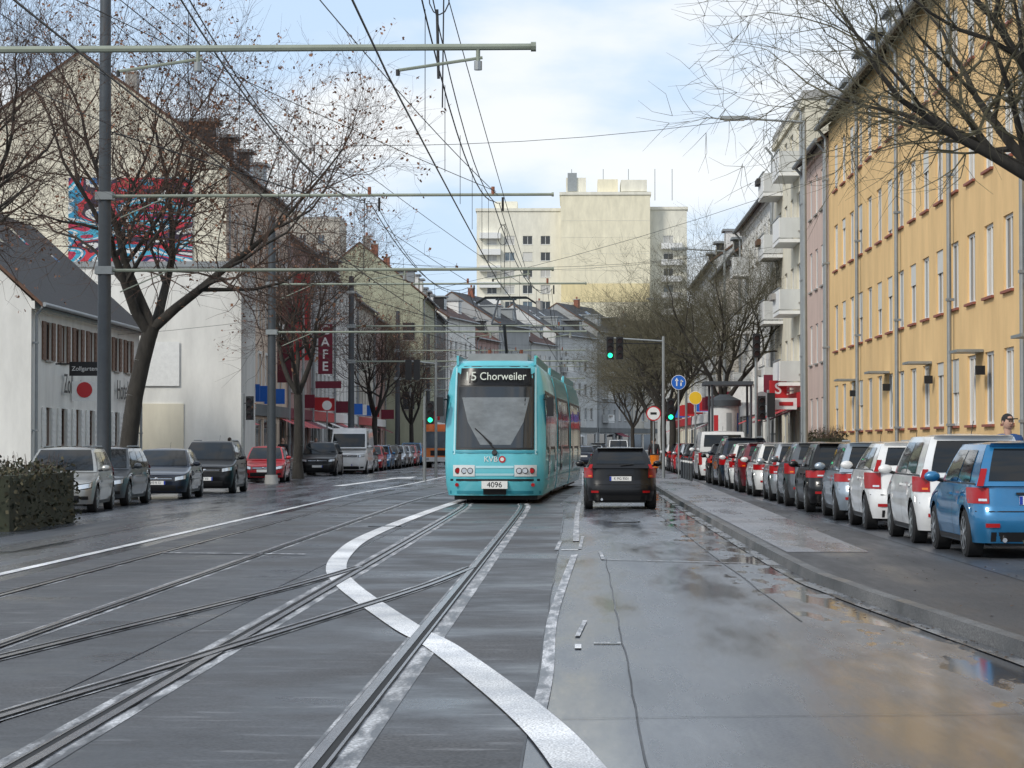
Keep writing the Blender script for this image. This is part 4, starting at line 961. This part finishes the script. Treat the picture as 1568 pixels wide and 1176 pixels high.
text('Zollgarten',.22,(-17.45,87.93,4.25),(rad(90),0,0),'white_paint',None,'pub_sign_lettering')
def bin_(x,y):
    e=empty('litter_bin',(x,y,.12)); a=MB(); a.cyl((0,0,0),(0,0,1.1),.03,n=8,m='galv'); a.cyl((.0,-.2,.45),(0,-.2,1.0),.17,.2,12,'orange_light'); a.cyl((0,-.2,1.0),(0,-.2,1.05),.21,n=12,m='black'); a.obj('bin',e)
bin_(3.3,103); bin_(-13.6,108)
for k in range(5):
    e=empty('bollard',(4.55,97+k*2.2,.12)); a=MB(); a.cyl((0,0,0),(0,0,.85),.05,.045,10,'steel_pole'); a.sphere((0,0,.87),.055,.055,.04,'steel_pole',8); a.cyl((0,0,.7),(0,0,.78),.054,n=10,m='white_paint'); a.obj('post',e)
# ------------------------------------------------------------------ people
mat('skin',(.50,.30,.22),.6); mat('jacket_blue',(.03,.09,.26),.8,var=.2); mat('jacket_dark',(.02,.02,.022),.85,var=.2); mat('trousers',(.03,.035,.05),.9); mat('hair',(.04,.025,.015),.8); mat('jacket_red',(.3,.03,.03),.8)
def person(x,y,z,rot,jacket,h=1.75,stride=.25,cap=False):
    e=empty('pedestrian',(x,y,z),rot); k=h/1.75
    def skin(name,V,E,rad_,m):
        me=bpy.data.meshes.new(name); me.from_pydata([tuple(c*k for c in v) for v in V],E,[]); o=bpy.data.objects.new(name,me); scene.collection.objects.link(o)
        md=o.modifiers.new('s','SKIN'); 
        for i,r_ in enumerate(rad_): me.skin_vertices[0].data[i].radius=(r_[0]*k,r_[1]*k) if isinstance(r_,tuple) else (r_*k,r_*k)
        me.skin_vertices[0].data[0].use_root=True
        o.modifiers.new('b','SUBSURF').levels=1
        dg=bpy.context.evaluated_depsgraph_get(); m2=bpy.data.meshes.new_from_object(o.evaluated_get(dg)); bpy.data.objects.remove(o)
        m2.materials.clear(); m2.materials.append(MATS[m]); m2.polygons.foreach_set('use_smooth',[True]*len(m2.polygons))
        o=bpy.data.objects.new(name,m2); scene.collection.objects.link(o); o.parent=e
    s=stride
    skin('trousers',[(0,0,.93),(-.10,0,.88),(-.11,-s*.5,.48),(-.11,-s*.8,.08),(-.11,-s*.8-.14,.04),(.10,0,.88),(.11,s*.35,.48),(.11,s*1.1,.10),(.11,s*1.1-.13,.04)],
         [(0,1),(1,2),(2,3),(3,4),(0,5),(5,6),(6,7),(7,8)],[(.15,.11),.095,.065,.05,.04,.095,.065,.05,.04],'trousers')
    skin('jacket',[(0,0,.88),(0,0,1.1),(0,0,1.38),(0,0,1.47),(-.19,0,1.40),(-.24,.05,1.12),(-.25,-.06,.88),(.19,0,1.40),(.24,-.03,1.12),(.25,-.10,.90)],
         [(0,1),(1,2),(2,3),(2,4),(4,5),(5,6),(2,7),(7,8),(8,9)],[(.17,.13),(.16,.12),(.18,.12),.07,.07,.055,.045,.07,.055,.045],jacket)
    for sg,(hx,hy,hz_) in ((-1,(-.25,-.07,.84)),(1,(.25,-.11,.86))):
        V=[(hx,hy,hz_),(hx,hy-.01,hz_-.07)];E=[(0,1)];rr=[(.02,.035),(.018,.04)]
        for f,(dy,l) in enumerate(((-.03,.07),(-.01,.08),(.01,.075),(.03,.06))):
            b=len(V); V+=[(hx,hy+dy,hz_-.09),(hx-sg*.01,hy+dy-.01,hz_-.09-l*.5),(hx-sg*.025,hy+dy-.01,hz_-.09-l)]; E+=[(1,b),(b,b+1),(b+1,b+2)]; rr+=[.009,.008,.007]
        b=len(V); V+=[(hx-sg*.01,hy-.045,hz_-.05),(hx-sg*.02,hy-.055,hz_-.09)]; E+=[(0,b),(b,b+1)]; rr+=[.01,.008]
        skin('hand',V,E,rr,'skin')
    H_=MB(); c=(0,-.01,1.63)
    H_.sphere(c,.078,.10,.118,'skin',14); H_.cyl((0,0,1.45),(0,0,1.56),.055,n=10,m='skin'); H_.cyl((0,-.10,1.635),(0,-.128,1.605),.012,.018,6,'skin')
    for sg in (-1,1): H_.sphere((sg*.08,0,1.63),.012,.022,.032,'skin',6); H_.sphere((sg*.03,-.098,1.645),.012,.008,.008,'black',6)
    H_.box(-.025,.025,-.102,-.094,1.572,1.58,'darkred')
    H_.sphere((0,.012,1.665),.088,.102,.10,'jacket_dark' if cap else 'hair',14)
    if cap: H_.box(-.06,.06,-.19,-.06,1.675,1.69,'jacket_dark')
    o=H_.obj('head',e,smooth=True,angle=50); o.scale=(k,k,k)
person(6.98,40.2,.12,20,'jacket_blue',1.93,cap=True)
person(-13.9,118,.12,0,'jacket_dark',1.75); person(-14.3,121,.12,170,'jacket_red',1.7); person(-14.5,104,.12,180,'jacket_dark',1.72); person(-14.2,136,.12,10,'jacket_dark',1.78)
person(3.9,122,.12,180,'jacket_dark',1.75); person(4.3,136,.12,0,'jacket_red',1.7)
# ------------------------------------------------------------------ light and sky
w=bpy.data.worlds.new('World'); scene.world=w; w.use_nodes=True; nt=w.node_tree; bg=nt.nodes['Background']; N=nt.nodes.new
sky=N('ShaderNodeTexSky'); sky.sky_type='NISHITA'; sky.sun_disc=False; sky.sun_elevation=rad(38); sky.sun_rotation=rad(222); sky.air_density=1.0; sky.dust_density=1.0
tcn=N('ShaderNodeTexCoord'); mp=N('ShaderNodeMapping'); mp.inputs['Scale'].default_value=(5,5,13); mp.inputs['Location'].default_value=(.7,.2,.3); nt.links.new(tcn.outputs['Generated'],mp.inputs[0])
ns=N('ShaderNodeTexNoise'); ns.inputs['Scale'].default_value=1.5; ns.inputs['Detail'].default_value=7; ns.inputs['Roughness'].default_value=.5; nt.links.new(mp.outputs[0],ns.inputs[0])
rp=N('ShaderNodeMapRange'); rp.interpolation_type='SMOOTHSTEP'; rp.inputs['From Min'].default_value=.38; rp.inputs['From Max'].default_value=.62; rp.inputs['To Min'].default_value=0; rp.inputs['To Max'].default_value=1; nt.links.new(ns.outputs[0],rp.inputs[0])
c1=N('ShaderNodeMix'); c1.data_type='RGBA'; c1.inputs['A'].default_value=(4.3,5.5,7.1,1); c1.inputs['B'].default_value=(7.0,7.1,7.2,1); nt.links.new(rp.outputs[0],c1.inputs['Factor'])
mx=N('ShaderNodeMix'); mx.data_type='RGBA'; mx.inputs['Factor'].default_value=.86; nt.links.new(sky.outputs[0],mx.inputs['A']); nt.links.new(c1.outputs['Result'],mx.inputs['B']); nt.links.new(mx.outputs['Result'],bg.inputs[0])
bg.inputs[1].default_value=.148
sl=bpy.data.lights.new('sun','SUN'); sl.energy=2.1; sl.angle=rad(10); sl.color=(1,.95,.86); so=bpy.data.objects.new('sun',sl); scene.collection.objects.link(so)
az=rad(222); el=rad(38); dv=Vector((math.sin(az)*math.cos(el),math.cos(az)*math.cos(el),math.sin(el)))
so.rotation_euler=dv.to_track_quat('Z','Y').to_euler()
# ------------------------------------------------------------------ camera
cam=bpy.data.cameras.new('camera'); cam.lens=3800/1568*36; cam.sensor_width=36; cam.clip_end=3000; co=bpy.data.objects.new('camera',cam); scene.collection.objects.link(co)
co.location=(0,0,1.57); co.rotation_euler=(rad(90+1.386),0,rad(1.447)); scene.camera=co
scene.view_settings.view_transform='Standard'; scene.view_settings.look='None'; scene.view_settings.exposure=0
